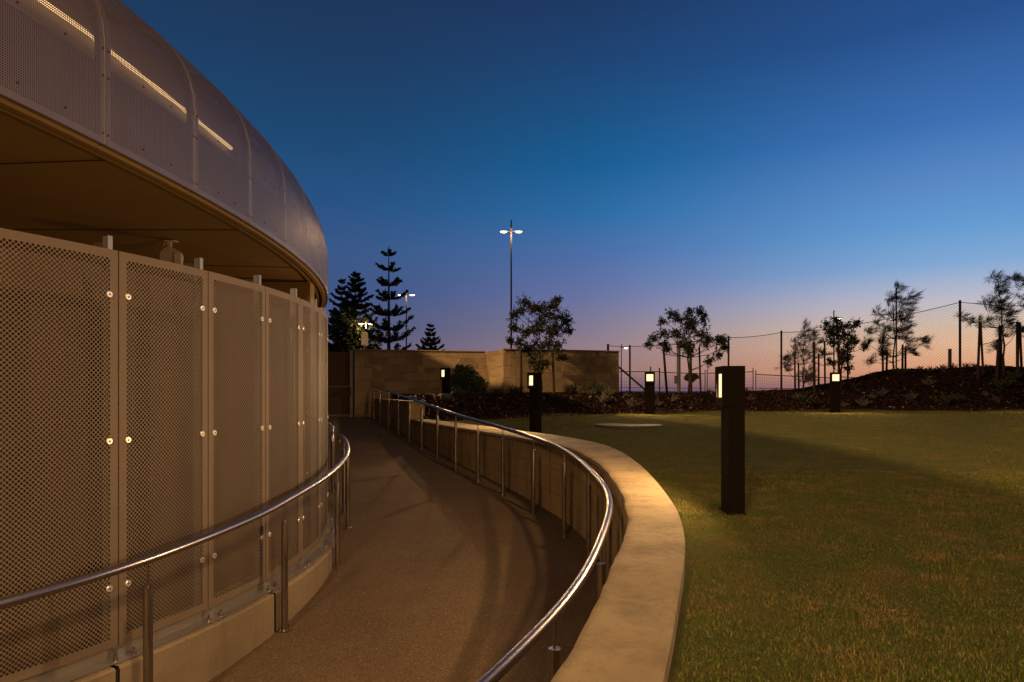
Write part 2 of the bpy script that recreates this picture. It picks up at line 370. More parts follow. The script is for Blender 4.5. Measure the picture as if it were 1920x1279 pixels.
Fc = np.array([(r*nx+k, r*nx+k+1, (r+1)*nx+k+1, (r+1)*nx+k) for r in range(ny-1) for k in range(nx-1)])
raw('mulch_bed', V, Fc, 'mulch_soil', smooth=True)['kind'] = 'structure'
def chips(n, xr, mat_, size, nm, lab):
    P = []
    for _ in range(n):
        x = rng.uniform(*xr); y = edgeY(x)+rng.uniform(-.1, 1)**1*4.2
        if x < xout(min(y, 21))+.1: continue
        P.append((x, y, zmulch(x, y)+.015))
    P = np.array(P); n = len(P)
    u = rng.normal(size=(n, 3)); u[:, 2] *= .5; u /= np.linalg.norm(u, axis=1)[:, None]
    v = rng.normal(size=(n, 3)); v -= (v*u).sum(1)[:, None]*u; v /= np.linalg.norm(v, axis=1)[:, None]
    s = rng.uniform(.5, 1.3, n)[:, None]*size
    q = np.stack([P-u*s-v*s*.3, P+u*s-v*s*.3, P+u*s+v*s*.3, P-u*s+v*s*.3], 1).reshape(-1, 3)
    return tag(raw(nm, q, np.arange(n*4).reshape(-1, 4), mat_), lab, None, None, 'stuff')
chips(42000, (-3, 17), 'bark_chip', .045, 'bark_chips', 'loose reddish brown bark mulch covering the garden bed')
# round slab in the lawn
o = MB(); cx, cy = 2.38, 14.0
ring = [(cx+.68*math.cos(2*PI*k/48), cy+.68*math.sin(2*PI*k/48)) for k in range(48)]
o.add([(x, y, zl(cx, cy)+d) for d in (-.05, .012) for x, y in ring], [(k, (k+1) % 48, (k+1) % 48+48, k+48) for k in range(48)]+[tuple(range(48, 96))])
tag(o.build('cover_slab', 'cover_slab'), 'round pale concrete cover slab lying flush in the lawn', 'slab')
# ------------------------------------------------------------------ retaining wall
wall = empty('retaining_wall', (0.6, 5, -1.7), 'curved limestone coped retaining wall between the ramp and the lawn', 'wall')
def strip(name, rails, m, parent, uvs=None, smooth=True):
    n = len(rails[0]); V = [p for r in rails for p in r]
    Fc = [(a*n+i, a*n+i+1, (a+1)*n+i+1, (a+1)*n+i) for a in range(len(rails)-1) for i in range(n-1)]
    o = raw(name, V, Fc, m, None, None, smooth, 40)
    return local(o, parent) if parent else o
jit = lambda a: rng.normal(0, a)
nrm = np.gradient(I, axis=0); nrm = np.c_[nrm[:, 1], -nrm[:, 0]]; nrm /= np.linalg.norm(nrm, axis=1)[:, None]
cops = []
wob = np.convolve(rng.normal(0, 1, NW+8), np.ones(5)/5, 'same')[4:-4]*.012
for i in range(NW):
    zi = zcop(I[i, 1]); e = wob[i]
    a = I[i]-nrm[i]*(.012+e); cops.append((a, I[i], O[i], zi, e))
face_t = [(c_[1][0]+.012, c_[1][1], zcop(c_[1][1])-.06) for c_ in cops]
strip('wall_face', [[(I[i, 0]+nrm[i, 0]*.02, I[i, 1]+nrm[i, 1]*.02, zpath(I[i, 1])-.1) for i in range(NW)], [(I[i, 0]+nrm[i, 0]*.02, I[i, 1]+nrm[i, 1]*.02, zcop(I[i, 1])-.05) for i in range(NW)]], 'wall_concrete', wall)
R_ = []
for (off, dz) in ((.02, -.065), (-.006, -.06), (-.016, -.045), (-.012, -.012), (.006, 0)):
    R_.append([(I[i, 0]+nrm[i, 0]*(off-wob[i]*.8), I[i, 1]+nrm[i, 1]*(off-wob[i]*.8), zcop(I[i, 1])+dz) for i in range(NW)])
for t in (.12, .3, .5, .7, .88):
    R_.append([tuple(I[i]*(1-t)+O[i]*t)+(zcop(I[i, 1])+rng.normal(0, .0022),) for i in range(NW)])
for (off, dz) in ((-.012, 0), (0, -.012), (0, -.5)):
    R_.append([(O[i, 0]+nrm[i, 0]*off, O[i, 1]+nrm[i, 1]*off, zcop(I[i, 1])+dz) for i in range(NW)])
strip('coping', R_, 'coping_stone', wall)
# vertical/horizontal construction lines on the path face
jb = MB()
for i in range(14, NW-6, 9):
    p = I[i]+nrm[i]*.0165; tdir = math.atan2(nrm[i][0], -nrm[i][1])
    jb.box((p[0], p[1], (zpath(p[1])+zcop(p[1]))/2-.03), (.007, .006, zcop(p[1])-zpath(p[1])-.06), math.atan2(nrm[i][1], nrm[i][0])+PI/2)
for fr in (.30, .64):
    jb.tube([(I[i, 0]+nrm[i, 0]*.0185, I[i, 1]+nrm[i, 1]*.0185, zpath(I[i, 1])*(1-fr)+zcop(I[i, 1])*fr) for i in range(4, NW-4, 2)], .0035, 4)
local(jb.build('wall_joint', 'wall_mortar'), wall)
# taller end of the wall, towards the gate
hi = empty('garden_wall', (-3.2, 18.3, -1), 'taller pale block wall running from the coping to the gate', 'wall')
hb = MB()
A = [Vector((-2.37, 15.8, 0)), Vector((-3.05, 17.8, 0)), Vector((-3.65, 19.4, 0)), Vector((-4.25, 20.98, 0))]
Bv = [Vector((-2.02, 15.8, 0)), Vector((-2.72, 17.8, 0)), Vector((-3.3, 19.4, 0)), Vector((-3.85, 20.98, 0))]
n = 4
V = [(p.x, p.y, z) for P in (A, Bv) for z in (-2, -.29) for p in P]
hb.add(V, [(i, i+1, n+i+1, n+i) for i in range(3)]+[(2*n+i+1, 2*n+i, 3*n+i, 3*n+i+1) for i in range(3)]+[(n+i, n+i+1, 3*n+i+1, 3*n+i) for i in range(3)]+[(0, n, 3*n, 2*n)])
local(hb.build('wall_body', 'wall_concrete'), hi)
hb = MB(); V = []
for z in (-.288, -.25):
    for P, s in ((A, -1), (Bv, 1)):
        for k, p in enumerate(P): V.append((p.x+s*.02, p.y-(.02 if k == 0 else 0), z))
hb.add(V, [(8+i, 8+i+1, 12+i+1, 12+i) for i in range(3)]+[(i, i+1, 8+i+1, 8+i) for i in range(3)]+[(4+i+1, 4+i, 12+i, 12+i+1) for i in range(3)]+[(0, 8, 12, 4)])
local(hb.build('coping', 'coping_stone'), hi)
# ------------------------------------------------------------------ stone wall at the back
def stone_prism(name, plan, z0, z1, parent, thick=.42, batter=0):
    # plan: list of points of the front face; closed prism with thickness behind
    V = []; uv = []; Fc = []; d = 0
    for k in range(len(plan)-1):
        a, b = Vector(plan[k]), Vector(plan[k+1]); L = (b-a).length; nn = Vector((-(b-a).y, (b-a).x)).normalized()*thick
        q = [a, b, b+nn, a+nn]; k0 = len(V)
        for zz in (z0, z1):
            for j, p in enumerate(q):
                V.append((p.x, p.y, zz))
        Fc += [tuple(k0+i for i in f) for f in ((0, 1, 5, 4), (1, 2, 6, 5), (2, 3, 7, 6), (3, 0, 4, 7), (4, 5, 6, 7))]
    # split per-face so the UVs run in metres
    V2, F2, U2 = [], [], []
    for f in Fc:
        i0 = len(V2); p = [Vector(V[i]) for i in f]; e = (p[1]-p[0]); L = Vector((e.x, e.y, 0)).length
        for q in p:
            V2.append(tuple(q)); U2.append((q.x*.93+q.y*.6 if True else 0, q.z if abs((p[2]-p[1]).z) > .01 else q.y))
        F2.append(tuple(range(i0, i0+4)))
    return local(raw(name, V2, F2, 'limestone', None, U2), parent)
sw = empty('stone_wall', (-3, 21.5, -.5), 'long coursed limestone wall with a jogged corner behind the garden bed', 'wall')
stone_prism('wall_section', [(-4.84, 21.0), (-.35, 22.11)], -2.0, 1.225, sw)
# battered return facing left, and the right-hand section
def quadprism(name, bot, topp, m, parent):
    V = list(bot)+list(topp); k = len(bot)
    Fc = [(i, (i+1) % k, (i+1) % k+k, i+k) for i in range(k)]+[tuple(range(k, 2*k))]
    V2, F2, U2 = [], [], []
    for f in Fc:
        i0 = len(V2)
        for i in f: V2.append(V[i]); U2.append((V[i][0]*.9+V[i][1]*.7, V[i][2]+V[i][1]*.05))
        F2.append(tuple(range(i0, i0+len(f))))
    return local(raw(name, V2, F2, m, None, U2), parent)
quadprism('corner_return', [(-.50, 21.96, -1.2), (-.26, 20.68, -1.2), (.1, 20.78, -1.2), (.1, 22.2, -1.2)], [(-.86, 21.97, 1.235), (-.26, 20.68, 1.235), (.1, 20.78, 1.235), (.1, 22.2, 1.235)], 'limestone', sw)
stone_prism('wall_section', [(.1, 20.782), (3.42, 21.85)], -1.2, 1.235, sw)
capb = MB()
for a, b in (((-4.86, 20.985), (-.86, 21.975)), ((-.262, 20.665), (3.435, 21.84))):
    a, b = Vector(a), Vector(b); m_ = (a+b)/2; L = (b-a).length; ang = math.atan2((b-a).y, (b-a).x); nn = Vector((-(b-a).y, (b-a).x)).normalized()*.2
    capb.box((m_.x+nn.x, m_.y+nn.y, 1.252), (L, .46, .03), ang)
local(capb.build('coping', 'limestone'), sw)
# gate
g = empty('gate', (-5.4, 21.2, -.8), 'closed dark timber gate at the top of the ramp beside the stone wall', 'gate')
local(MB().box((-5.55, 21.3, .2), (1.0, .05, 2.0)).build('gate_leaf', 'timber_gate'), g)
local(MB().box((-5.55, 21.26, -.78), (1.0, .03, .06)).build('gate_rail', 'pole_grey'), g)
local(MB().box((-5.55, 21.26, .12), (1.0, .02, .035)).build('gate_rail', 'pole_grey'), g)
fr = local(MB().box((-4.96, 21.15, .17), (.10, .16, 2.1), 0, .006).build('gate_post', 'galvanised'), g)
local(MB().box((-4.97, 21.05, -.03), (.05, .02, .28)).tube([(-5.02, 21.05, -.1), (-5.02, 21.0, -.1), (-5.12, 21.0, -.1)], .012).build('handle', 'brushed_steel'), fr)
fr.matrix_parent_inverse = Matrix.Translation(-g.location)
for h_ in kids(fr): h_.matrix_parent_inverse = Matrix()
fw = tag(MB().box((-9.6, 21.4, .2), (7.1, .2, 2.0)).build('boundary_wall', 'wall_concrete'), 'plain rendered wall continuing left of the gate behind the drum', 'wall')
# ------------------------------------------------------------------ drum screen
DC = (-7.32, 5.852); DR = 5.544; DA0 = -.3832; DD = .12115; PZ0 = -1.41; PZ1 = .772
PW = DR*DD-.008; PH = PZ1-PZ0
perf('perforated_panel', (.142, .104, .076), (.0255), .0072, True, .047, PW, PH, .62, .0, (.125, .090, .065))
bld = empty('drum_screen', (DC[0], DC[1], -1.7), 'curved drum of tall bronze perforated metal panels on a concrete plinth', 'building')
def dpt(a, r, z): return (DC[0]+r*math.cos(a), DC[1]+r*math.sin(a), z)
def arc_panel(a0, a1, R, z0, z1, lip=.03):
    n = 8; V = []; U = []; Fc = []
    g_ = .004/R; a0 += g_; a1 -= g_; W_ = (a1-a0)*R
    for i in range(n+1):
        a = a0+(a1-a0)*i/n
        V += [dpt(a, R, z0), dpt(a, R, z1)]; U += [(W_*i/n, 0), (W_*i/n, z1-z0)]
    Fc = [(2*i, 2*i+2, 2*i+3, 2*i+1) for i in range(n)]
    def addlip(P):   # folded returns, solid (uv outside the hole field)
        k = len(V)
        for a, z in P: V.append(dpt(a, R, z)); U.append((0, 0))
        for a, z in P: V.append(dpt(a, R-lip, z)); U.append((0, 0))
        m = len(P)
        for i in range(m-1): Fc.append((k+i, k+i+1, k+m+i+1, k+m+i))
    addlip([(a0, z0), (a0, z1)]); addlip([(a1, z0), (a1, z1)])
    addlip([(a0+(a1-a0)*i/n, z1) for i in range(n+1)]); addlip([(a0+(a1-a0)*i/n, z0) for i in range(n+1)])
    return V, Fc, U
def disc(a, R, z, parent):
    m = MB(); rr = .0185; c = Vector(dpt(a, R, z)); e1 = Vector((-math.sin(a), math.cos(a), 0)); e2 = Vector((0, 0, 1)); nn = Vector((math.cos(a), math.sin(a), 0))
    V = []
    for rad, h in ((rr, 0), (rr, .005), (rr*.85, .0075), (rr*.4, .0075)):
        for k in range(20): t = 2*PI*k/20; V.append(c+nn*(h+.0005)+(e1*math.cos(t)+e2*math.sin(t))*rad)
    m.add(V, [(j*20+k, j*20+(k+1) % 20, (j+1)*20+(k+1) % 20, (j+1)*20+k) for j in range(3) for k in range(20)]+[tuple(range(60, 80))])
    o = m.build('fixing_disc', 'steel_disc'); o.data.materials.append(MATS['disc_centre'])
    # bolt head in the middle
    k0 = len(m.v)
    for h in (.0075, .0105):
        for k in range(6): t = 2*PI*k/6; m.v.append(tuple(c+nn*h+(e1*math.cos(t)+e2*math.sin(t))*rr*.28))
    m.f += [(k0+k, k0+(k+1) % 6, k0+6+(k+1) % 6, k0+6+k) for k in range(6)]+[tuple(range(k0+6, k0+12))]
    me = bpy.data.meshes.new('fixing_disc'); me.from_pydata(m.v, [], m.f); me.materials.append(MATS['steel_disc']); me.materials.append(MATS['disc_centre'])
    for p in list(me.polygons)[-7:]: p.material_index = 1
    o.data = me; o.parent = parent
NP0, NP1 = -5, 9
for i in range(NP0, NP1):
    a0 = DA0+DD*i; a1 = a0+DD
    V, Fc, U = arc_panel(a0, a1, DR, PZ0, PZ1)
    p = local(raw('cladding_panel', V, Fc, 'perforated_panel', None, U, True, 30), bld)
    for aa in (a0+.057/DR, a1-.057/DR):
        for z in (.524, -.278, -1.083): disc(aa, DR, z, p)
    # fin post behind the joint
    e = Vector((math.cos(a0), math.sin(a0), 0)); c0 = Vector(dpt(a0-.03/DR, DR-.06, 0))
    local(MB().box((c0.x, c0.y, (PZ0+PZ1)/2+.01), (.035, .012, PZ1-PZ0+.14), a0, 0).box((*(Vector(dpt(a0-.03/DR, DR-.03, 0)).xy), (PZ0+PZ1)/2+.01), (.008, .028, PZ1-PZ0+.14), a0).build('post', 'post_steel'), bld)
    local(MB().box((c0.x-.045*math.cos(a0), c0.y-.045*math.sin(a0), PZ1-.0), (.10, .010, .10), a0).build('bracket', 'bracket_dark'), bld)
    for s in (-1, 1):
        m = MB()
        q = dpt(a0+s*.055/DR, DR+.05, 0)
        m.tube([(q[0], q[1], -1.472), (q[0], q[1], -1.468)], .018, 10); m.tube([(q[0], q[1], -1.468), (q[0], q[1], -1.452)], .0125, 6); m.tube([(q[0], q[1], -1.452), (q[0], q[1], -1.432)], .006, 8)
        local(m.build('anchor_bolt', 'polished_steel'), bld)
    m = MB(); q = dpt(a0, DR-.0, 0); m.box((q[0], q[1], -1.445), (.05, .05, .048), a0); m.box((*dpt(a0, DR+.045, 0)[:2], -1.4725), (.07, .15, .006), a0)
    local(m.build('base_bracket', 'post_steel'), bld)
AA = np.linspace(DA0+DD*NP0, DA0+DD*NP1, 120)
def ring(name, prof, m, parent, pt=dpt, ang=AA, closed=False):
    return strip(name, [[pt(a, r, z) for a in ang] for r, z in (prof+prof[:1] if closed else prof)], m, parent, None, True)
ring('base_channel', [(DR-.02, -1.476), (DR-.02, -1.40), (DR-.014, -1.40), (DR-.014, -1.470), (DR+.075, -1.470), (DR+.075, -1.476)], 'channel_steel', bld)
ring('inner_wall', [(DR-.34, -2.3), (DR-.34, .745), (DR-.5, .745)], 'dark_backing', bld)
# plinth in lengths with dark joints
ja = [DA0+DD*NP0]+[-.155-.245*k for k in range(4, -1, -1)]+[.10, .345, .6, .72]
ja = sorted(ja)
for k in range(len(ja)-1):
    if ja[k+1]-ja[k] < .03: continue
    an = np.linspace(ja[k]+.0022, ja[k+1]-.0022, 14); Rr = DR+.116
    prof = [(Rr, -2.6), (Rr, -1.492), (Rr-.012, -1.48), (DR-.3, -1.478)]
    o = ring('plinth', prof, 'plinth_concrete', bld, ang=an)
ring('plinth_joint', [(DR+.098, -2.6), (DR+.098, -1.49)], 'joint_dark', bld)
# ------------------------------------------------------------------ canopy
CC = (-24.863, 7.582); CR = 22.031; CA0 = -.11696; CD = .05407; CZ = 1.8; CV = .72; CB = .95
def cpt(a, r, z): return (CC[0]+r*math.cos(a), CC[1]+r*math.sin(a), z)
prof = [(CR, CZ), (CR, CZ+CV*.5), (CR, CZ+CV)]
for k in range(1, 11): t = k/10*PI/2; prof.append((CR-CB*(1-math.cos(t)), CZ+CV+CB*math.sin(t)))
acc = [0]
for k in range(1, len(prof)): acc.append(acc[-1]+math.hypot(prof[k][0]-prof[k-1][0], prof[k][1]-prof[k-1][1]))
CW = CR*CD-.01
perf('perforated_fascia', (.235, .175, .138), .0165, .0046, False, .045, CW, acc[-1], .38, .45, (.21, .153, .118))
can = empty('canopy', (CC[0], CC[1], 1.8), 'large curved roof canopy with a rounded perforated metal edge', 'canopy')
for i in range(-5, 20):
    a0 = CA0+CD*i+.005/CR; a1 = CA0+CD*(i+1)-.005/CR; n = 6; V = []; U = []; k = len(prof)
    for q in range(n+1):
        a = a0+(a1-a0)*q/n
        for j, (r, z) in enumerate(prof): V.append(cpt(a, r, z)); U.append((CW*q/n, acc[j]))
    Fc = [(q*k+j, (q+1)*k+j, (q+1)*k+j+1, q*k+j+1) for q in range(n) for j in range(k-1)]
    for q, a in ((0, a0), (n, a1)):
        b0 = len(V)
        for j, (r, z) in enumerate(prof): V.append(cpt(a, r, z)); U.append((0, 0))
        for j, (r, z) in enumerate(prof): V.append(cpt(a, r-.04, z-(.0 if j < 3 else .03))); U.append((0, 0))
        Fc += [(b0+j, b0+j+1, b0+k+j+1, b0+k+j) for j in range(k-1)]
    b0 = len(V)
    for q in range(n+1):
        a = a0+(a1-a0)*q/n; V += [cpt(a, CR, CZ), cpt(a, CR-.05, CZ)]; U += [(0, 0), (0, 0)]
    Fc += [(b0+2*q, b0+2*q+2, b0+2*q+3, b0+2*q+1) for q in range(n)]
    p = local(raw('fascia_panel', V, Fc, 'perforated_fascia', None, U, True, 40), can)
    # screws
    m = MB(); cn = Vector((math.cos(a0), math.sin(a0), 0))
    pts = []
    for z in (CZ+.08, CZ+.5, CZ+.70): pts += [(a0+.022/CR, z), (a1-.022/CR, z)]
    for z in (CZ+.12, CZ+.62): pts += [(a0+(a1-a0)*.36, z), (a0+(a1-a0)*.68, z)]
    for a, z in pts:
        m.tube([cpt(a, CR-.002, z), cpt(a, CR+.004, z)], .009, 8)
    o = m.build('screw', 'dark_backing'); o.parent = p
    m = MB(); m.tube([cpt(a1-.004/CR, r+.001, z) for r, z in prof], .003, 6)
    o = m.build('edge_bead', 'post_steel', None, True); o.parent = p
    # rib behind the joint
    m = MB(); aj = CA0+CD*i
    m.tube([cpt(aj, r-.06, z-(.0 if j < 3 else .05)) for j, (r, z) in enumerate(prof)], .022, 6)
    local(m.build('rib', 'dark_backing'), can)
CAn = np.linspace(CA0-CD*5, CA0+CD*20, 200)
ring('fascia_backing', [(CR-.34, CZ+.03), (CR-.30, CZ+.55), (CR-.20, CZ+.70)], 'dark_backing', can, cpt, CAn)
ring('fascia_lining', [(CR-.20, CZ+.705), (CR-.20, CZ+.90), (CR-.32, CZ+1.15), (CR-.52, CZ+1.36), (CR-.9, CZ+1.52), (CR-1.5, CZ+1.58)], 'fascia_skin', can, cpt, CAn)
ring('edge_trim', [(CR-.05, CZ+.003), (CR-.05, CZ-.028), (CR-.11, CZ-.028), (CR-.11, CZ+.012), (CR-.17, CZ+.012), (CR-.17, CZ-.012), (CR-.21, CZ-.012), (CR-.21, CZ+.03)], 'soffit_board', can, cpt, CAn)
ring('soffit', [(CR-.19, CZ+.022), (CR-4, CZ+.022), (CR-12, CZ+.022)], 'soffit_board', can, cpt, CAn)
m = MB()
for k in range(-4, 11, 2):
    a = CA0+CD*(k+.3); p0, p1 = Vector(cpt(a, CR-.22, CZ+.019)), Vector(cpt(a, CR-12, CZ+.019))
    m.tube([p0, p1], .005, 4)
m.tube([cpt(a, CR-3.2, CZ+.019) for a in CAn[::4]], .005, 4)
local(m.build('soffit_joint', 'joint_dark'), can)
ring('roof_deck', [(CR-CB+.02, CZ+CV+CB-.004), (CR-6, CZ+CV+CB+.02), (CR-12.5, CZ+CV+CB+.1)], 'fascia_backing', can, cpt, CAn)
sp_ = [(-1, .30, 2.66), (0, 0, 2.645), (1, 0, 2.60), (1, .92, 2.585)]
for k in range(3):
    (i0, f0, z0), (i1, f1, z1) = sp_[k], sp_[k+1]
    local(MB().tube([cpt(CA0+CD*(i0+f0), CR-.165, z0), cpt(CA0+CD*(i1+f1), CR-.165, z1)], .017, 8).build('glow_tube', 'tube_glow'), can)  # glowing tubes added to give the warm streaks behind the panels
local(MB().tube([cpt(CA0+CD*4.4, CR-.165, 2.38), cpt(CA0+CD*4.8, CR-.165, 2.38)], .017, 8).build('glow_tube', 'tube_glow'), can)
core = empty('building_core', (-9, 9, -1), 'rendered building wall under the dark canopy soffit behind the drum', 'building')
local(MB().box((-7.2, 11.45, .1), (7.7, .25, 3.40)).build('wall', 'soffit_board'), core)
ring('core_wall', [(CR-7.5, -2.2), (CR-7.5, CZ+.02)], 'soffit_board', core, cpt, CAn)
# light fitting hanging from the soffit
fl = empty('floodlight', (-2.96, 5.9, 1.8), 'pale round floodlight hanging from the dark soffit behind the panels', 'floodlight')
P0 = at(321, 478, 8.25)
local(MB().box((P0.x, P0.y, 1.80), (.13, .10, .012)).box((P0.x-.02, P0.y, 1.80-.13), (.045, .03, .26)).tube([(P0.x-.07, P0.y, 1.79), (P0.x-.10, P0.y, 1.74), (P0.x-.05, P0.y+.01, 1.63)], .006, 6).build('bracket', 'lamp_housing'), fl)
cbody = Vector((P0.x, P0.y, P0.z-.02))
vv = []
for k in range(24):
    t = 2*PI*k/24; vv.append((math.cos(t)*.115, math.sin(t)*.105))
m = MB(); V = [cbody+Vector((x, -.05, z)) for x, z in vv]+[cbody+Vector((x*.9, .1, z*.9)) for x, z in vv]
m.add(V, [(k, (k+1) % 24, (k+1) % 24+24, k+24) for k in range(24)]+[tuple(range(24)), tuple(range(47, 23, -1))])
m.box(cbody+Vector((.085, 0, -.03)), (.09, .12, .14), .3, .01)
local(m.build('lamp_body', 'lamp_housing'), fl)
fl.location = (P0.x, P0.y, 1.8)
for q in kids(fl): q.matrix_parent_inverse = Matrix.Translation(-fl.location)
# ------------------------------------------------------------------ handrails
def handrail(root, pts, posts, RH=.95, flange=True, drop_end=False, drop_start=False):
    P = [Vector((x, y, zpath(y)+RH)) for x, y in pts]
    path = spline(P, 40)
    if drop_end: e = path[-1]; d = (path[-1]-path[-2]).normalized(); path += [e+d*.05+Vector((0, 0, -.01)), e+d*.085+Vector((0, 0, -.045)), e+d*.09+Vector((0, 0, -.10))]
    if drop_start:
        e = path[0]; d = (path[0]-path[1]).normalized(); path = [e+d*.09+Vector((0, 0, -.10)), e+d*.085+Vector((0, 0, -.045)), e+d*.05+Vector((0, 0, -.01))]+path
    local(MB().tube(path, .0245, 36).build('rail', 'polished_steel', None, True), root)
    for k, (x, y) in enumerate(posts):
        z0 = zpath(y); m = MB()
        m.tube([(x, y, z0+.008), (x, y, z0+.80)], .0248, 20); m.tube([(x, y, z0+.80), (x, y, z0+.806)], .0262, 20); m.tube([(x, y, z0+.80), (x, y, z0+RH-.02)], .0065, 10)
        p = local(m.build('post', 'brushed_steel', None, True), root)
        m = MB(); m.tube([(x, y, z0-.004), (x, y, z0+.008)], .052, 24)
        for q in range(4):
            t = PI/4+q*PI/2; bx, by = x+.037*math.cos(t), y+.037*math.sin(t)
            m.tube([(bx, by, z0+.008), (bx, by, z0+.014)], .0095, 6); m.tube([(bx, by, z0+.014), (bx, by, z0+.026)], .005, 8)
        o = m.build('flange', 'brushed_steel', None, True); o.parent = p
RP = [(.18, 2.88), (.525, 4.02), (.735, 5.2), (.715, 6.36), (.575, 7.53), (.27, 8.6), (-.13, 9.65), (-.53, 10.6), (-.96, 11.64), (-1.41, 12.9), (-1.87, 14.16), (-2.31, 15.35), (-2.75, 16.55), (-3.22, 17.85), (-3.70, 19.15), (-4.10, 20.25)]
hr = empty('handrail', (.6, 6, -1.7), 'long stainless steel handrail following the retaining wall', 'handrail')
handrail(hr, [(-1.9, -.4), (-1.1, .6), (-.45, 1.6)]+RP+[(-4.2, 20.5)], [(-.30, 1.82)]+RP)
hl = empty('handrail', (-1.7, 5, -1.8), 'short stainless steel handrail curving in front of the perforated drum', 'handrail')
handrail(hl, [(-4.4, .75), (-3.3, 1.7), (-2.72, 2.35), (-2.24, 3.0), (-1.93, 3.65), (-1.72, 4.5), (-1.655, 5.2), (-1.63, 5.9), (-1.665, 6.6), (-1.76, 7.3), (-1.92, 7.95), (-2.09, 8.5), (-2.2, 8.75)],
         [(-2.78, 2.28), (-1.93, 3.62), (-1.672, 5.02), (-1.65, 6.45), (-1.90, 7.89), (-2.12, 8.62)], drop_end=True)
h2 = empty('handrail', (-2.7, 10, -1.5), 'further handrail section half hidden behind the drum edge', 'handrail')
handrail(h2, [(-2.40, 9.1), (-2.62, 9.9), (-3.0, 10.7), (-3.9, 12.0), (-5.2, 13.3)], [(-2.60, 9.9), (-3.3, 11.2), (-4.4, 12.5)], drop_start=True)
# ------------------------------------------------------------------ bollard lights
def make_bollard():
    # local: +x is the lit side, broad face .26 wide (y), .115 deep (x)
    r = empty('bollard_light', (0, 0, 0), 'x', 'bollard light')
    wd, dp, H = .255, .115, 1.10
    MB().box((0, 0, (H-.30)/2-.03), (dp, wd, H-.30+.06), 0, .003).build('post', 'bollard_paint', r)
    m = MB()
    # head: back slab and a protruding light box with an opening
    x0, x1 = -dp/2-.001, dp/2+.045; z0, z1 = H-.30+.0, H; w2 = wd/2+.001
    oy, ow = .0, .088; oz0, oz1 = H-.235, H-.055
    m.box(((x0+dp/2)/2, 0, (z0+z1)/2), (dp/2-x0, wd+.002, z1-z0))
    fx0, fx1 = dp/2+.001, x1
    m.box(((fx0+fx1)/2, 0, (oz1+z1)/2), (fx1-fx0, wd+.002, z1-oz1)); m.box(((fx0+fx1)/2, 0, (oz0+z0)/2), (fx1-fx0, wd+.002, oz0-z0))
    for s in (-1, 1): m.box(((fx0+fx1)/2, s*(ow+w2)/2, (oz0+oz1)/2), (fx1-fx0, w2-ow, oz1-oz0))
    m.build('head', 'bollard_paint', r)
    m = MB(); m.box((fx0+.013, 0, (oz0+oz1)/2), (.022, ow*2-.002, oz1-oz0-.002)); m.build('light_window', 'bollard_glass', r)
    L = bpy.data.lights.new('bollard_lamp', 'SPOT'); L.energy = BOLLARD_W; L.color = WARM; L.spot_size = math.radians(168); L.spot_blend = .5; L.shadow_soft_size = .03
    lo = bpy.data.objects.new('lamp_light', L); COL.objects.link(lo); lo.parent = r; lo.location = (fx0+.032, 0, (oz0+oz1)/2); lo.rotation_euler = (0, math.radians(-90+14), 0)
    m = MB(); m.box((0, 0, .004), (dp+.03, wd+.03, .012)); m.build('base_plate', 'bollard_paint', r)
    return r
b0 = make_bollard()
BL = [((1.665, 5.15), 176, 'nearest tall dark bollard light standing beside the bright coping'),
      ((.43, 12.5), 207, 'dark bollard light on the lawn below the leafy staked tree'),
      ((-1.77, 18.3), 216, 'dark bollard light in front of the round green bush'),
      ((3.63, 18.0), 262, 'dark bollard light with a glowing window left of the temporary fence panels'),
      ((8.9, 18.8), 255, 'farthest right bollard light at the edge of the mulch mound'),
      ((1.75, -2.2), 165, 'dark bollard light added on the lawn behind the viewpoint for fill light'),  # unseen extra bollard, added to warm the near coping and path
      ((14.9, 19.0), 250, 'dark bollard light at the far right end of the lawn')]
for k, (p, a, lab) in enumerate(BL):
    o = b0 if k == 0 else copy_tree(b0)
    zz = zl(*p) if p[0] > -1 else -.50
    o.location = (p[0], p[1], zz); o.rotation_euler.z = math.radians(a); o['label'] = lab; o['group'] = 'bollard lights around the lawn'
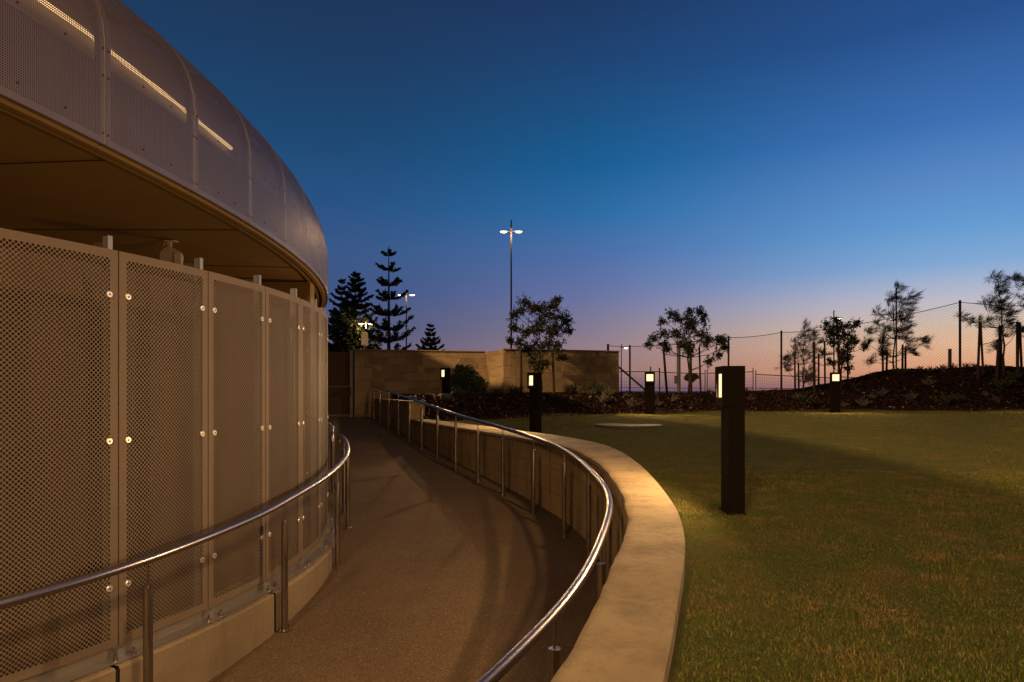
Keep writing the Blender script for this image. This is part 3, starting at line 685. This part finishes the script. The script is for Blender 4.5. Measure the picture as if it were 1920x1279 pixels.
# ------------------------------------------------------------------ street lamps
def street_lamp(x, y, zt, zb, zl_, lab, arm=.62, heads=2, r=.075, lens='street_lens', power=0, rz=0, mname='pole_paint', glow=0):
    t = empty('street_lamp', (x, y, zb), lab, 'street lamp', 'street lamps beyond the stone wall')
    h = zt-zb
    MB().tube([(0, 0, 0), (0, 0, h*.5), (0, 0, h)], [r, r*.8, r*.6], 12).build('pole', mname, t, True)
    for s in ((-1, 1) if heads == 2 else (1,)):
        m = MB(); m.tube([(0, 0, zl_-zb+.02), (s*arm*.5, 0, zl_-zb+.02)], .03, 8)
        c = arm*.8
        m.box((s*c, 0, zl_-zb+.03), (arm*.75, .22, .05), 0, .01)
        hd = m.build('lamp_head', mname, t)
        m = MB(); n = 14; V = [(s*c, 0, zl_-zb-.10)]
        for (f_, dz) in ((.65, -.085), (1, -.03), (1, .004)):
            for q in range(n): V.append((s*c+math.cos(2*PI*q/n)*arm*.36*f_, math.sin(2*PI*q/n)*.13*f_, zl_-zb+dz))
        m.add(V, [(0, 1+(q+1) % n, 1+q) for q in range(n)]+[(1+j*n+q, 1+j*n+(q+1) % n, 1+(j+1)*n+(q+1) % n, 1+(j+1)*n+q) for j in range(2) for q in range(n)])
        m.build('lens', lens, hd, True)
    t.rotation_euler.z = rz
    if glow:
        for s in (-1, 1):
            L = bpy.data.lights.new('street_lamp_light', 'POINT'); L.energy = glow; L.color = WARM; L.shadow_soft_size = .05
            lo = bpy.data.objects.new('lamp_light', L); COL.objects.link(lo); lo.parent = t; lo.location = (s*arm*.8, -.1, zl_-zb-.2)
    if power:
        L = bpy.data.lights.new('street_lamp_light', 'SPOT'); L.energy = power; L.color = WARM; L.spot_size = math.radians(165); L.spot_blend = .6; L.shadow_soft_size = .45
        lo = bpy.data.objects.new('lamp_light', L); COL.objects.link(lo); lo.parent = t; lo.location = (arm*.8, 0, zl_-zb-.25)
    return t
p = at(958.5, 413, 45); street_lamp(p.x, 45, p.z, -2, at(0, 434, 45).z, 'tallest twin headed street lamp left of the leafy staked tree', glow=260)
p = at(762, 543, 75); street_lamp(p.x, 75, p.z, -2, at(0, 553, 75).z, 'twin headed street lamp against the sparse Norfolk pine', .8, r=.10, glow=300)
p = at(686, 603, 60); street_lamp(p.x, 60, p.z+.02, -2, at(0, 607, 60).z, 'low twin headed street lamp glowing between the two pines', .55, mname='pole_grey', glow=260)
p = at(1165, 645, 50); street_lamp(p.x, 50, p.z, -4, at(0, 652, 50).z, 'small single headed lamp beyond the right end of the stone wall', .42, 1, .05, 'small_lens')
p = at(1563.5, 582, 40); street_lamp(p.x, 40, p.z, -4, at(0, 597, 40).z, 'thin single headed lamp pole rising behind the staked trees', .38, 1, .055, 'small_lens', mname='pole_grey')
street_lamp(-24.0, 4.0, 14.7, -2, 14.25, 'tall street lamp rising beyond the canopy roof', .62, power=STREET_W, rz=0)
street_lamp(6.0, -4.5, 10.5, -1, 9.6, 'tall street lamp added behind the viewpoint for fill light across the lawn', .62, power=STREET_W*.073, rz=.2)  # added lamp out of view, warm fill for lawn and panels
street_lamp(-3.6, -6.0, 4.9, -2.3, 4.5, 'short lamp post added beside the ramp behind the viewpoint for fill light', .5, power=STREET_W*.06, rz=.4)  # invented lamp out of view, brightens the wall face and ramp
# signs on a post
t = empty('traffic_sign', (-8.7, 40, -2), 'pair of pale sign boards on a post seen from behind', 'sign')
p = at(683, 620, 40)
local(MB().tube([(p.x, 40, -2), (p.x, 40, p.z)], .045, 10).build('pole', 'pole_grey', None, True), t)
a, b = at(677.5, 622, 39.9), at(686, 647, 39.9); local(MB().box(((a.x+b.x)/2, 39.9, (a.z+b.z)/2), (b.x-a.x, .01, a.z-b.z)).build('sign_board', 'sign_back'), t)
a, b = at(685.5, 624, 39.8), at(690, 648, 39.8); local(MB().box(((a.x+b.x)/2, 39.8, (a.z+b.z)/2), (b.x-a.x, .01, a.z-b.z)).build('sign_board', 'sign_back'), t)
# ------------------------------------------------------------------ trees
def quads(P, U, Vv, m, name, parent):
    n = len(P); q = np.stack([P-U*.5, P+Vv, P+U*.5, P-Vv], 1).reshape(-1, 3)
    return raw(name, q, np.arange(n*4).reshape(-1, 4), m, parent)
def norfolk(x, Y, ytop, wpx, lab, nwh, sparse, seed):
    r = np.random.default_rng(seed); B = -2.0; top = (HZ-ytop)/F*Y; X = (x-960)/F*Y; H = top-B; HW = wpx/F*Y/2
    t = empty('norfolk_pine', (X, Y, B), lab, 'tree', 'Norfolk pines beyond the stone wall')
    MB().tube([(0, 0, 0), (0, 0, H*.5), (0, 0, H)], [H*.018, H*.009, .02], 8).build('trunk', 'bark', t, True)
    P, U, Vv = [], [], []; br = MB()
    for k in range(nwh):
        f = ((k+.4)/nwh)**(1.05 if not sparse else 1.15); z = H*(.05+.94*f)+r.uniform(-.1, .1)
        L = HW*(1-f)**(.80 if not sparse else .60)*r.uniform(.88, 1.1)+.10
        nb = (10 if f < .75 else 7) if not sparse else (7 if f < .8 else 5)
        for q in range(nb):
            a = 2*PI*q/nb+k*.9+r.uniform(-.25, .25); Lq = L*r.uniform(.70, 1.12); zz = z+r.uniform(-.12, .12)*(1 if not sparse else .6)
            d = np.array([math.cos(a), math.sin(a), 0]); rise = r.uniform(.30, .62) if sparse else r.uniform(.12, .42)+.15*f
            ss = np.linspace(0, 1, 7)
            pts = [d*Lq*s+np.array([0, 0, zz+Lq*rise*s**1.25-.10*Lq*math.sin(PI*s)]) for s in ss]
            br.tube(pts, [.05*(1-s*.8)*max(.3, 1-f) for s in ss], 4, False)
            side0 = np.array([-d[1], d[0], 0])
            nsp = int(12+Lq*(25 if sparse else 22))       # branchlets, each a short upswept plume of needles
            for w_ in range(nsp):
                s = r.uniform(.10, 1)**.85; i = s*6; j = min(int(i), 5); c_ = pts[j]+(pts[j+1]-pts[j])*(i-j)
                sd = side0*r.choice([-1, 1])*r.uniform(.2, 1)+d*r.uniform(.5, 1.1)+np.array([0, 0, r.uniform(.05, .8)]); sd /= np.linalg.norm(sd)
                bl = (.55 if sparse else .42)*(1.1-.55*s)*min(1.2, .3+Lq*.4)*r.uniform(.6, 1.1)
                for _ in range(9 if sparse else 8):
                    u = r.uniform(0, 1); dr = sd*.9+r.normal(size=3)*.5; dr /= np.linalg.norm(dr); le = .15*r.uniform(.8, 1.4)*(Y/60)**.5
                    P.append(c_+sd*bl*u+dr*le*.3); U.append(dr*le); w = np.cross(dr, r.normal(size=3)); w /= np.linalg.norm(w); Vv.append(w*.05*(Y/60)**.5)
    br.build('branches', 'bark', t)
    quads(np.array(P), np.array(U), np.array(Vv), 'leaf_pine', 'crown', t)
norfolk(667, 62, 506, 158, 'dense dark Norfolk pine nearest the canopy edge', 24, False, 1)
norfolk(641, 72, 521, 120, 'Norfolk pine half hidden at the left of the dense one', 22, False, 2)
norfolk(729, 55, 460, 114, 'tall sparse Norfolk pine with separate whorled branches', 12, True, 3)
norfolk(807, 85, 603, 96, 'small distant Norfolk pine standing alone above the stone wall', 17, False, 4)
def sapling(cls, Y, zbase, xb, name, lab, leaf, kind, group, seed, depth=1.0, fork=None, low=None):
    r = np.random.default_rng(seed); base_ = Vector(((xb-960)/F*Y, Y, zbase))
    t = empty(name, base_, lab, 'tree', group)
    cl = []
    for (x, y, rad) in cls:
        p = at(x, y, Y)-base_; rr = rad/F*Y; dd = r.uniform(-1, 1)*depth*.55; cl.append((Vector((p.x, dd, p.z)), rr))
    zmin = min(c_[0].z for c_ in cl); ztop = max(c_[0].z for c_ in cl)
    fk = fork if fork else zmin+.1
    m = MB(); wob_ = [Vector((r.uniform(-.03, .03), r.uniform(-.03, .03), fk*q)) for q in (.33, .66)]
    mid = Vector((r.uniform(-.05, .05), 0, fk)); xm = sum(c_[0].x for c_ in cl)/len(cl)
    hub = [Vector((0, 0, 0))]+wob_+[mid]
    leader = [Vector((mid.x*(1-q)+xm*q+r.uniform(-.06, .06), r.uniform(-.05, .05), fk+(ztop-fk)*.85*q)) for q in (.3, .6, 1)]
    m.tube(hub+leader, [.035, .032, .03, .027, .02, .014, .006], 8)
    m.build('trunk', 'bark', t, True)
    m = MB(); line = hub+leader
    for (c_, rr) in cl:
        cand = [p for p in line[2:] if p.z < c_.z-.12] or [line[2]]
        s = min(cand, key=lambda p: (p-c_).length*.6+abs(p.z-c_.z+.5)*.5)
        md = (s+c_)/2+Vector((r.uniform(-.06, .06), r.uniform(-.06, .06), -.07))
        m.tube([s, md, c_, c_+(c_-md).normalized()*rr*.7], [.013, .009, .005, .002], 5, False)
        for _ in range(5):
            q = Vector(r.normal(size=3)).normalized()*rr*.9; m.tube([c_+(md-c_)*r.uniform(0, .3), c_+q], [.004, .0015], 4, False)
    P, U, Vv = [], [], []
    tw = m
    for (c_, rr) in cl:
        nt_ = int(13+rr*55) if kind == 'leaf' else int(8+rr*34); cc = np.array(c_)
        for _ in range(nt_):
            dq = r.normal(size=3)*[1, 1, .8]+[0, 0, .25]; dq /= np.linalg.norm(dq); L = rr*r.uniform(.7, 1.75)
            st_ = cc+r.normal(size=3)*rr*.35-np.array([0, 0, .04])
            if kind == 'leaf':
                tw.tube([st_, st_+dq*L], [.004, .0015], 3, False)
                for _k in range(int(9+L*30)):
                    q = st_+dq*L*r.uniform(.15, 1.02)+r.normal(size=3)*.028
                    e = dq*.6+r.normal(size=3)*.65; e /= np.linalg.norm(e); le = r.uniform(.06, .115)
                    P.append(q+e*le*.4); U.append(e*le); w = np.cross(e, r.normal(size=3)); w /= np.linalg.norm(w); Vv.append(w*.017)
            else:
                wind = np.array([.8, 0, .1]); dq2 = dq*.8+wind*.55; dq2 /= np.linalg.norm(dq2); L *= 1.15
                tw.tube([st_, st_+dq*L*.5, st_+dq*L*.5+dq2*L*.5], [.004, .0025, .001], 3, False)
                for _k in range(int(15+L*55)):
                    u = r.uniform(.1, 1); q = st_+dq*L*.5*min(1, u*2)+dq2*L*.5*max(0, u*2-1)
                    e = dq2*.7+wind*.45+r.normal(size=3)*.24+np.array([0, 0, .12]); e /= np.linalg.norm(e); le = r.uniform(.13, .27)
                    P.append(q+e*le*.5+r.normal(size=3)*.02); U.append(e*le); w = np.cross(e, r.normal(size=3)); w /= np.linalg.norm(w); Vv.append(w*.0048)
    tw.build('branches', 'bark', t)
    quads(np.array(P), np.array(U), np.array(Vv), leaf, 'crown', t)
TA = [(982, 570, 11), (968, 592, 10), (965, 612, 8), (1000, 583, 10), (1012, 578, 10), (1012, 600, 13), (1030, 595, 12), (1033, 578, 7), (1040, 567, 5), (1046, 560, 4), (1052, 592, 10), (1062, 605, 8), (1066, 617, 6), (1045, 618, 11), (1025, 622, 14), (1000, 618, 12), (985, 622, 9), (975, 642, 10), (990, 652, 10), (1010, 650, 14), (1030, 645, 12), (1045, 650, 9), (957, 636, 4), (1053, 668, 5), (1018, 680, 10), (1000, 672, 8), (1008, 692, 7), (978, 580, 5)]
TB = [(1256, 592, 9), (1247, 600, 6), (1285, 588, 8), (1306, 587, 8), (1295, 600, 7), (1315, 597, 7), (1305, 612, 10), (1280, 612, 7), (1275, 625, 10), (1290, 632, 13), (1310, 630, 13), (1325, 640, 11), (1340, 640, 10), (1352, 638, 6), (1357, 652, 6), (1345, 665, 6), (1328, 677, 7), (1300, 655, 10), (1280, 650, 9), (1240, 625, 8), (1230, 632, 6), (1222, 643, 5), (1250, 642, 7), (1256, 652, 5), (1266, 600, 5)]
TC = [(1518, 616, 11), (1530, 628, 8), (1505, 640, 10), (1520, 645, 12), (1490, 655, 9), (1500, 668, 11), (1515, 672, 11), (1530, 665, 8), (1478, 672, 6), (1485, 690, 8), (1510, 700, 10), (1525, 705, 9), (1500, 712, 8)]
TD = [(1558, 610, 8), (1552, 622, 8), (1572, 597, 5), (1580, 612, 10), (1592, 612, 9), (1608, 605, 6), (1597, 625, 10), (1575, 630, 11), (1560, 640, 8), (1590, 645, 11), (1608, 640, 8), (1565, 662, 7), (1585, 672, 8), (1597, 668, 6), (1556, 678, 5), (1590, 688, 5), (1614, 650, 5)]
TE = [(1690, 536, 6), (1683, 550, 8), (1698, 560, 10), (1680, 572, 8), (1702, 578, 9), (1652, 566, 5), (1655, 585, 7), (1670, 592, 9), (1690, 598, 12), (1710, 602, 9), (1685, 618, 12), (1705, 622, 10), (1660, 620, 8), (1640, 618, 6), (1630, 610, 4), (1635, 640, 8), (1650, 645, 8), (1640, 660, 7), (1630, 676, 5), (1670, 640, 9), (1692, 638, 9), (1712, 650, 8), (1728, 645, 8), (1742, 633, 6), (1718, 660, 6), (1664, 668, 6)]
TF = [(1868, 518, 6), (1873, 530, 7), (1885, 528, 6), (1865, 545, 7), (1880, 548, 9), (1895, 540, 7), (1870, 562, 9), (1890, 565, 9), (1905, 560, 7), (1880, 580, 11), (1860, 580, 7), (1900, 585, 9), (1868, 600, 9), (1888, 605, 10), (1852, 600, 6), (1822, 590, 5), (1826, 602, 4), (1838, 606, 5), (1875, 625, 8), (1895, 620, 8), (1885, 642, 6), (1857, 655, 4)]
TG = [(1915, 518, 6), (1922, 535, 8), (1930, 555, 10), (1917, 560, 8), (1915, 582, 8), (1928, 590, 10), (1945, 570, 11), (1950, 600, 12), (1925, 615, 9), (1940, 540, 8)]
def zb(x, Y): X = (x-960)/F*Y; return zmulch(X, Y)-.05
GY = 'young staked garden trees'
sapling(TA, 19.9, zb(1014, 19.9), 1014, 'young_tree', 'leafy young staked tree in front of the limestone wall', 'leaf_dark', 'leaf', GY, 11)
sapling(TB, 22, zb(1284, 22), 1291, 'young_tree', 'leafy young staked tree between two bollard lights and the mesh fence', 'leaf_dark', 'leaf', GY, 12)
sapling(TC, 23.2, zb(1507, 23.2), 1507, 'she_oak', 'low wispy she-oak crowded with stakes at the start of the mound', 'leaf_needle', 'needle', GY, 13)
sapling(TD, 22.6, zb(1577, 22.6), 1577, 'young_tree', 'leafy young tree directly above the far right bollard light', 'leaf_dark', 'leaf', GY, 14)
sapling(TE, 23.4, zb(1678, 23.4), 1676, 'she_oak', 'tall windblown she-oak with a long limb reaching right', 'leaf_needle', 'needle', GY, 15)
sapling(TF, 22.4, zb(1884, 22.4), 1882, 'she_oak', 'bushy windblown she-oak on top of the mulch mound', 'leaf_needle', 'needle', GY, 16)
sapling(TG, 23.0, zb(1930, 23.0), 1932, 'she_oak', 'she-oak cut off by the right edge of the view', 'leaf_needle', 'needle', GY, 17)
# stakes: (x top, y top, x bottom, Y)
SK = [(976, 655, 978, 19.8, .045, 'stake at the left of the leafy tree before the stone wall'), (1002, 650, 1003, 20.0, .035, 'thin stake close behind the leafy tree before the stone wall'), (1036, 660, 1039, 19.7, .045, 'stake at the right of the leafy tree before the stone wall'),
      (1243, 642, 1251, 21.9, .045, 'leaning stake left of the tree beside the mesh fence'), (1294, 640, 1296, 21.7, .05, 'middle stake of the tree beside the mesh fence'), (1311, 650, 1314, 22.1, .035, 'right stake of the tree beside the mesh fence'),
      (1490, 662, 1491, 23.3, .035, 'short outer stake left of the low she-oak'), (1497, 680, 1498, 23.5, .035, 'shortest stake of the low she-oak'), (1526, 641, 1527, 22.6, .05, 'thick stake right of the low she-oak'), (1535, 662, 1535, 23.2, .035, 'shorter stake just right of the thick one'), (1546, 640, 1547, 23.4, .035, 'lone stake between the low she-oak and the leafy tree'),
      (1572, 638, 1574, 22.4, .05, 'stake hidden in the leafy tree above the bollard light'), (1589, 640, 1590, 22.8, .035, 'stake right of the trunk above the bollard light'),
      (1654.5, 649, 1656, 23.2, .04, 'left outer stake of the tall windblown she-oak'), (1663.5, 658, 1662, 23.6, .04, 'left inner stake of the tall windblown she-oak'), (1692.5, 646, 1692, 23.2, .04, 'right inner stake of the tall windblown she-oak'), (1697.5, 653, 1698, 23.6, .04, 'right outer stake of the tall windblown she-oak'),
      (1837.5, 603, 1833, 22.2, .045, 'left leg of the crossed stakes on the mound'), (1838.5, 604, 1844, 22.5, .04, 'right leg of the crossed stakes on the mound'), (1873, 640, 1868, 22.0, .055, 'thick leaning stake below the bushy she-oak'), (1875, 610, 1877, 22.7, .06, 'upright stake in the centre of the bushy she-oak'), (1908, 603, 1908, 22.3, .055, 'left stake of the pair near the right edge'), (1912, 604, 1916, 22.6, .045, 'right stake of the pair near the right edge')]
for (xt, yt, xb, Y, rr, lab) in SK:
    p = at(xt, yt, Y); X = (xb-960)/F*Y; z = zmulch(X, Y)-.1
    o = MB().tube([(0, 0, 0), ((p.x-X)*.98, 0, (p.z-z)*.985), (p.x-X, 0, p.z-z)], [rr*.9, rr*.85, rr*.5], 7).build('wooden_stake', 'stake_timber', None, True)
    o.location = (X, Y, z); tag(o, lab, 'stake', 'wooden tree stakes')
def tie(a, b, nm, lab):
    m = MB(); a, b = Vector(a), Vector(b); m.tube([a, (a+b)/2-Vector((0, 0, .03)), b], .012, 5); tag(m.build(nm, 'tarp'), lab, 'tie', 'rubber tree ties')
tie(at(1245, 664, 21.9), at(1292, 668, 21.8), 'tree_tie', 'dark tie strap from leaning stake to middle stake beside the mesh fence')
tie(at(1536, 684, 23.2), at(1560, 683, 22.8), 'tree_tie', 'dark tie strap between the stakes above the far right bollard')
tie(at(1841, 646, 22.3), at(1872, 636, 22.4), 'tree_tie', 'dark tie strap from the crossed stakes to the bushy she-oak')
# round green bush
r = np.random.default_rng(21); bu = empty('bush', (-1.25, 18.6, -.5), 'large round dark green bush behind the left bollard light', 'bush')
P, U, Vv = [], [], []; sm = MB()
for (x, y, rad) in [(868, 705, 20), (850, 715, 12), (885, 712, 18), (900, 722, 14), (868, 730, 22), (850, 735, 12), (890, 735, 16), (862, 692, 10), (880, 695, 10), (905, 735, 10)]:
    Yc = 18.6+r.uniform(-.25, .25); c_ = at(x, y, Yc)-Vector((-1.25, 18.6, -.5)); rr = rad/F*18.6
    sm.tube([(0, 0, -.1), c_*.5+Vector((0, 0, .05)), c_], [.02, .012, .004], 5, False)
    for _ in range(int(rr*rr*9000)):
        q = r.normal(size=3); q /= np.linalg.norm(q); q *= rr*r.uniform(0, 1)**.35*1.05; P.append(np.array(c_)+q)
        d = q/rr*.6+r.normal(size=3)*.6; d /= np.linalg.norm(d); U.append(d*r.uniform(.05, .09)); w = np.cross(d, r.normal(size=3)); w /= np.linalg.norm(w); Vv.append(w*.02)
sm.build('stem', 'bark', bu); quads(np.array(P), np.array(U), np.array(Vv), 'leaf_bush', 'foliage', bu)
# low shrubs in the mulch
def shrub(seed, leaf, n, h, spiky):
    r = np.random.default_rng(seed); P, U, Vv = [], [], []
    t = empty('low_shrub', (0, 0, 0), 'x', 'shrub')
    for k in range(n):
        a = r.uniform(0, 2*PI); tilt = r.uniform(.1, 1.1); L = h*r.uniform(.6, 1.1); d = np.array([math.cos(a)*math.sin(tilt), math.sin(a)*math.sin(tilt), math.cos(tilt)])
        for s in np.linspace(.15, 1, 12):
            for _ in range(2):
                e = d*.6+r.normal(size=3)*(.25 if spiky else .6); e /= np.linalg.norm(e); le = (.10 if spiky else .045)*r.uniform(.7, 1.2)
                P.append(d*L*s+e*le*.4); U.append(e*le); w = np.cross(e, r.normal(size=3)); w /= np.linalg.norm(w); Vv.append(w*(.007 if spiky else .011))
    quads(np.array(P), np.array(U), np.array(Vv), leaf, 'foliage', t)
    m = MB()
    for k in range(5): a = k*1.3; m.tube([(0, 0, -.03), (math.cos(a)*h*.3, math.sin(a)*h*.3, h*.5)], .006, 4, False)
    m.build('stem', 'bark', t); return t
protos = {'silver': (shrub(31, 'leaf_silver', 16, .30, False), 'small silvery grey shrub growing in the dark mulch', 'silvery shrubs in the mulch'),
          'green': (shrub(32, 'leaf_low', 22, .26, False), 'low dull green shrub spreading over the dark mulch', 'green shrubs in the mulch'),
          'spiky': (shrub(33, 'leaf_low', 16, .34, True), 'upright spiky dark plant at the foot of the limestone wall', 'spiky plants by the stone wall')}
used = set()
def put(kind, x, Y, s):
    pr, lab, gr = protos[kind]; o = pr if kind not in used else copy_tree(pr); used.add(kind)
    X = (x-960)/F*Y; o.location = (X, Y, zmulch(X, Y)-.01); o.scale = (s, s, s); o.rotation_euler.z = random.uniform(0, 6); o['label'] = lab; o['group'] = gr
for x, Y, s in [(1130, 19.3, 1.1), (1140, 20.0, .9), (1187, 19.2, 1.0), (1112, 20.1, .7), (1232, 19.6, .7), (1262, 20.0, .8), (1655, 21.6, .8), (1740, 21.9, .9), (1708, 21.2, .9), (1618, 20.7, 1.0), (1580, 20.6, .6), (1492, 21.0, .7), (1635, 21.3, .6), (1850, 21.2, .6), (1865, 20.9, .6), (1890, 22.3, .6), (1175, 20.3, .5), (1770, 23.2, .7), (1408, 20.9, .6)]: put('silver', x, Y, s)
for x, Y, s in [(1510, 20.6, 1.5), (1770, 20.7, 1.5), (1795, 20.9, 1.2), (1880, 21.6, 1.6), (1900, 22.1, 1.3), (1690, 22.9, 1.1), (1638, 23.0, .9), (1745, 22.9, .9), (1765, 23.6, .9), (1785, 23.9, .9), (1812, 23.9, .9), (1828, 23.6, .7), (1850, 23.7, .6), (1400, 22.4, .8), (1430, 22.7, .7), (1360, 22.4, .7), (935, 19.4, .9), (1725, 23.6, .7), (1210, 21.8, .7), (1180, 21.7, .7), (1330, 22.6, .6), (1455, 22.6, .8), (860, 17.4, 1.0), (840, 16.9, .8), (1000, 18.9, .8), (1600, 22.6, .6)]: put('green', x, Y, s)
for x, Y, s in [(960, 20.2, .8), (968, 20.3, .9), (1066, 20.6, .9), (1077, 20.7, 1.0), (1115, 20.4, 1.2), (1122, 20.6, 1.0)]: put('spiky', x, Y, s)
# ------------------------------------------------------------------ fences and poles beyond the bed
fe = empty('mesh_fence', (9, 31, -1), 'tall wire netting fence rising behind the garden trees', 'fence')
FP = [(1140, 645, 34.5), (1181, 647, 33.5), (1366, 630, 32), (1465, 620, 30.5), (1585, 608, 29), (1800, 563, 26.5), (1925, 570, 26)]
tops = [at(*q) for q in FP]
for q, ff in zip(tops, FP):
    if ff[0] == 1585: continue
    rr = .06 if ff[0] < 1150 else .045
    local(MB().tube([(q.x, q.y, -1.8), (q.x, q.y, q.z)], rr, 8).build('post', 'pole_paint', None, True), fe)
wires = MB(); topw = []
for k in range(len(tops)-1):
    a, b = tops[k], tops[k+1]; n = 10
    sag = .10 if k in (1, 2, 3, 4) else .04
    for i in range(n+1): t = i/n; topw.append(a.lerp(b, t)-Vector((0, 0, .08+sag*4*t*(1-t)*.6)))
local(MB().tube(topw, .014, 5).build('top_wire', 'mesh_wire'), fe)
def netting(a, b, ta, tb, z0, pitch, rad, name, parent):
    # diagonal wires between vertical lines at a and b (plan), top from ta to tb
    L = (b-a).length; d = (b-a)/L; H = max(ta, tb)-z0; V = []; Fq = []
    def wire(s0, h0, s1, h1):
        # clip to the panel top
        n = 2
        P = [(s0, h0), (s1, h1)]
        def topat(s): return (ta+(tb-ta)*s/L)-z0
        f0, f1 = h0-topat(s0), h1-topat(s1)
        if f0 > 0 and f1 > 0: return
        if f0 > 0: t = f0/(f0-f1); P[0] = (s0+(s1-s0)*t, h0+(h1-h0)*t)
        elif f1 > 0: t = f0/(f0-f1); P[1] = (s0+(s1-s0)*t, h0+(h1-h0)*t)
        k = len(V); nn = Vector((-d.y, d.x, 0))
        for s, h in P:
            c_ = Vector((a.x+d.x*s, a.y+d.y*s, z0+h))
            V.extend([tuple(c_+nn*rad), tuple(c_-nn*rad*.5+Vector((0, 0, rad*1.2))), tuple(c_-nn*rad*.5-Vector((0, 0, rad*1.2)))])
        Fq.extend([(k, k+1, k+4, k+3), (k+1, k+2, k+5, k+4), (k+2, k, k+3, k+5)])
    for s in np.arange(-H, L, pitch):
        for sg in (1, -1):
            if sg == 1: s0, h0, s1, h1 = s, 0, s+H, H
            else: s0, h0, s1, h1 = s+H, 0, s, H
            # clip s to 0..L
            def cl(s0, h0, s1, h1):
                if s0 == s1: return None
                ts = sorted(((0-s0)/(s1-s0), (L-s0)/(s1-s0))); t0, t1 = max(0, ts[0]), min(1, ts[1])
                if t0 >= t1: return None
                return (s0+(s1-s0)*t0, h0+(h1-h0)*t0, s0+(s1-s0)*t1, h0+(h1-h0)*t1)
            c_ = cl(s0, h0, s1, h1)
            if c_: wire(*c_)
    return local(raw(name, V, Fq, 'mesh_wire'), parent)
for k in range(1, len(tops)-1):
    a, b = tops[k], tops[k+1]
    netting(Vector((a.x, a.y, 0)), Vector((b.x, b.y, 0)), a.z-.14, b.z-.14, -.6, .12, .0021, 'netting', fe)
br = MB().tube([at(1160, 688, 33.4), at(1212, 733, 32.6)], .05, 8).build('brace', 'pole_paint', None, True); local(br, fe)
# temporary fence panels
TP = [(1160, 697, 30.5, 1236, 697, 30.5), (1237, 698, 30.6, 1322, 701, 30.0), (1326, 700, 30.2, 1412, 697, 30.4), (1417, 702, 30, 1560, 709, 28.5), (1563, 706, 29, 1655, 711, 28.6)]
labs = ['temporary wire fence panel touching the end of the stone wall', 'temporary wire fence panel behind the staked leafy tree', 'temporary wire fence panel passing behind the nearest bollard light', 'sagging temporary wire fence panel behind the low she-oak', 'temporary wire fence panel running into the mulch mound']
for q, lab in zip(TP, labs):
    a = at(q[0], q[1], q[2]); b = at(q[3], q[4], q[5]); t = empty('fence_panel', (a.x, a.y, -1.2), lab, 'fence panel', 'temporary fence panels')
    z0 = -1.2; m = MB()
    m.tube([a, b], .021, 6); m.tube([(a.x, a.y, z0), (a.x, a.y, a.z+.18)], .021, 6); m.tube([(b.x, b.y, z0), (b.x, b.y, b.z+.18)], .021, 6); m.tube([(a.x, a.y, z0), (b.x, b.y, z0)], .021, 6)
    m.tube([(a.x, a.y, .2*a.z-.05), (b.x, b.y, .2*b.z-.05)], .012, 5)
    local(m.build('frame', 'mesh_wire'), t)
    m = MB(); L = (b-a).length; nv = int(L/.09)
    for i in range(1, nv): p_ = a.lerp(b, i/nv); m.tube([(p_.x, p_.y, z0), p_], .0035, 3, False)
    for i in range(1, 14): h = i/14; m.tube([(a.x, a.y, z0+(a.z-z0)*h), (b.x, b.y, z0+(b.z-z0)*h)], .0035, 3, False)
    local(m.build('wire_mesh', 'mesh_wire'), t)
# lumpy bundle on the fence
bb = empty('bundle', at(1297, 708, 29.8), 'dark lumpy bundle hanging on the temporary fence between the stakes', 'bundle')
m = MB(); s = 29.8/F
pr_ = [(-14, 0), (-12, 5), (-6, 7), (2, 9), (8, 3), (13, 1), (12, -3), (6, -8), (-9, -7)]
V = [(x*s, y_, z*-s) for y_ in (-.12, .12) for x, z in [(a_, b_) for a_, b_ in pr_]]
n = len(pr_); m.add(V, [(i, (i+1) % n, (i+1) % n+n, i+n) for i in range(n)]+[tuple(range(n-1, -1, -1)), tuple(range(n, 2*n))]); m.build('sheet', 'tarp', bb)
m = MB(); m.tube([(14*s+math.cos(t)*.07, 0, math.sin(t)*.08+.02) for t in np.linspace(0, 2*PI, 14)], .014, 5); m.build('rope_loop', 'tarp', bb)
# single posts
def pole(x, yt, Y, r_, m_, nm, lab, cat, zb_=-1.8, box=False):
    p_ = at(x, yt, Y); t = empty(nm, (p_.x, Y, zb_), lab, cat)
    MB().tube([(0, 0, 0), (0, 0, p_.z-zb_)], r_, 10).build('shaft', m_, t, True)
    mm = MB().tube([(0, 0, p_.z-zb_), (0, 0, p_.z-zb_+.015)], r_*1.1, 10)
    if box: mm.box((-.10, -.02, (HZ-712)/F*Y-zb_), (.14, .1, .32))
    mm.build('fitting', m_, t)
pole(1272.5, 641, 27, .075, 'pole_grey', 'steel_post', 'thick grey steel post with a small box behind the leafy tree', 'post', box=True)
pole(1680.5, 540, 31, .035, 'pole_grey', 'steel_post', 'very thin grey pole rising through the tall she-oak', 'pole')
pole(1781, 655, 25, .06, 'pole_grey', 'steel_post', 'short grey post standing alone on the mound', 'post')
pole(1220, 688, 31, .03, 'mesh_wire', 'steel_post', 'short post tip just above the left glowing window bollard', 'post')
# ------------------------------------------------------------------ render settings
S.render.engine = 'CYCLES'; S.render.resolution_x = 1024; S.render.resolution_y = 682
S.cycles.transparent_max_bounces = 12; S.cycles.max_bounces = 6
S.cycles.sample_clamp_indirect = 6
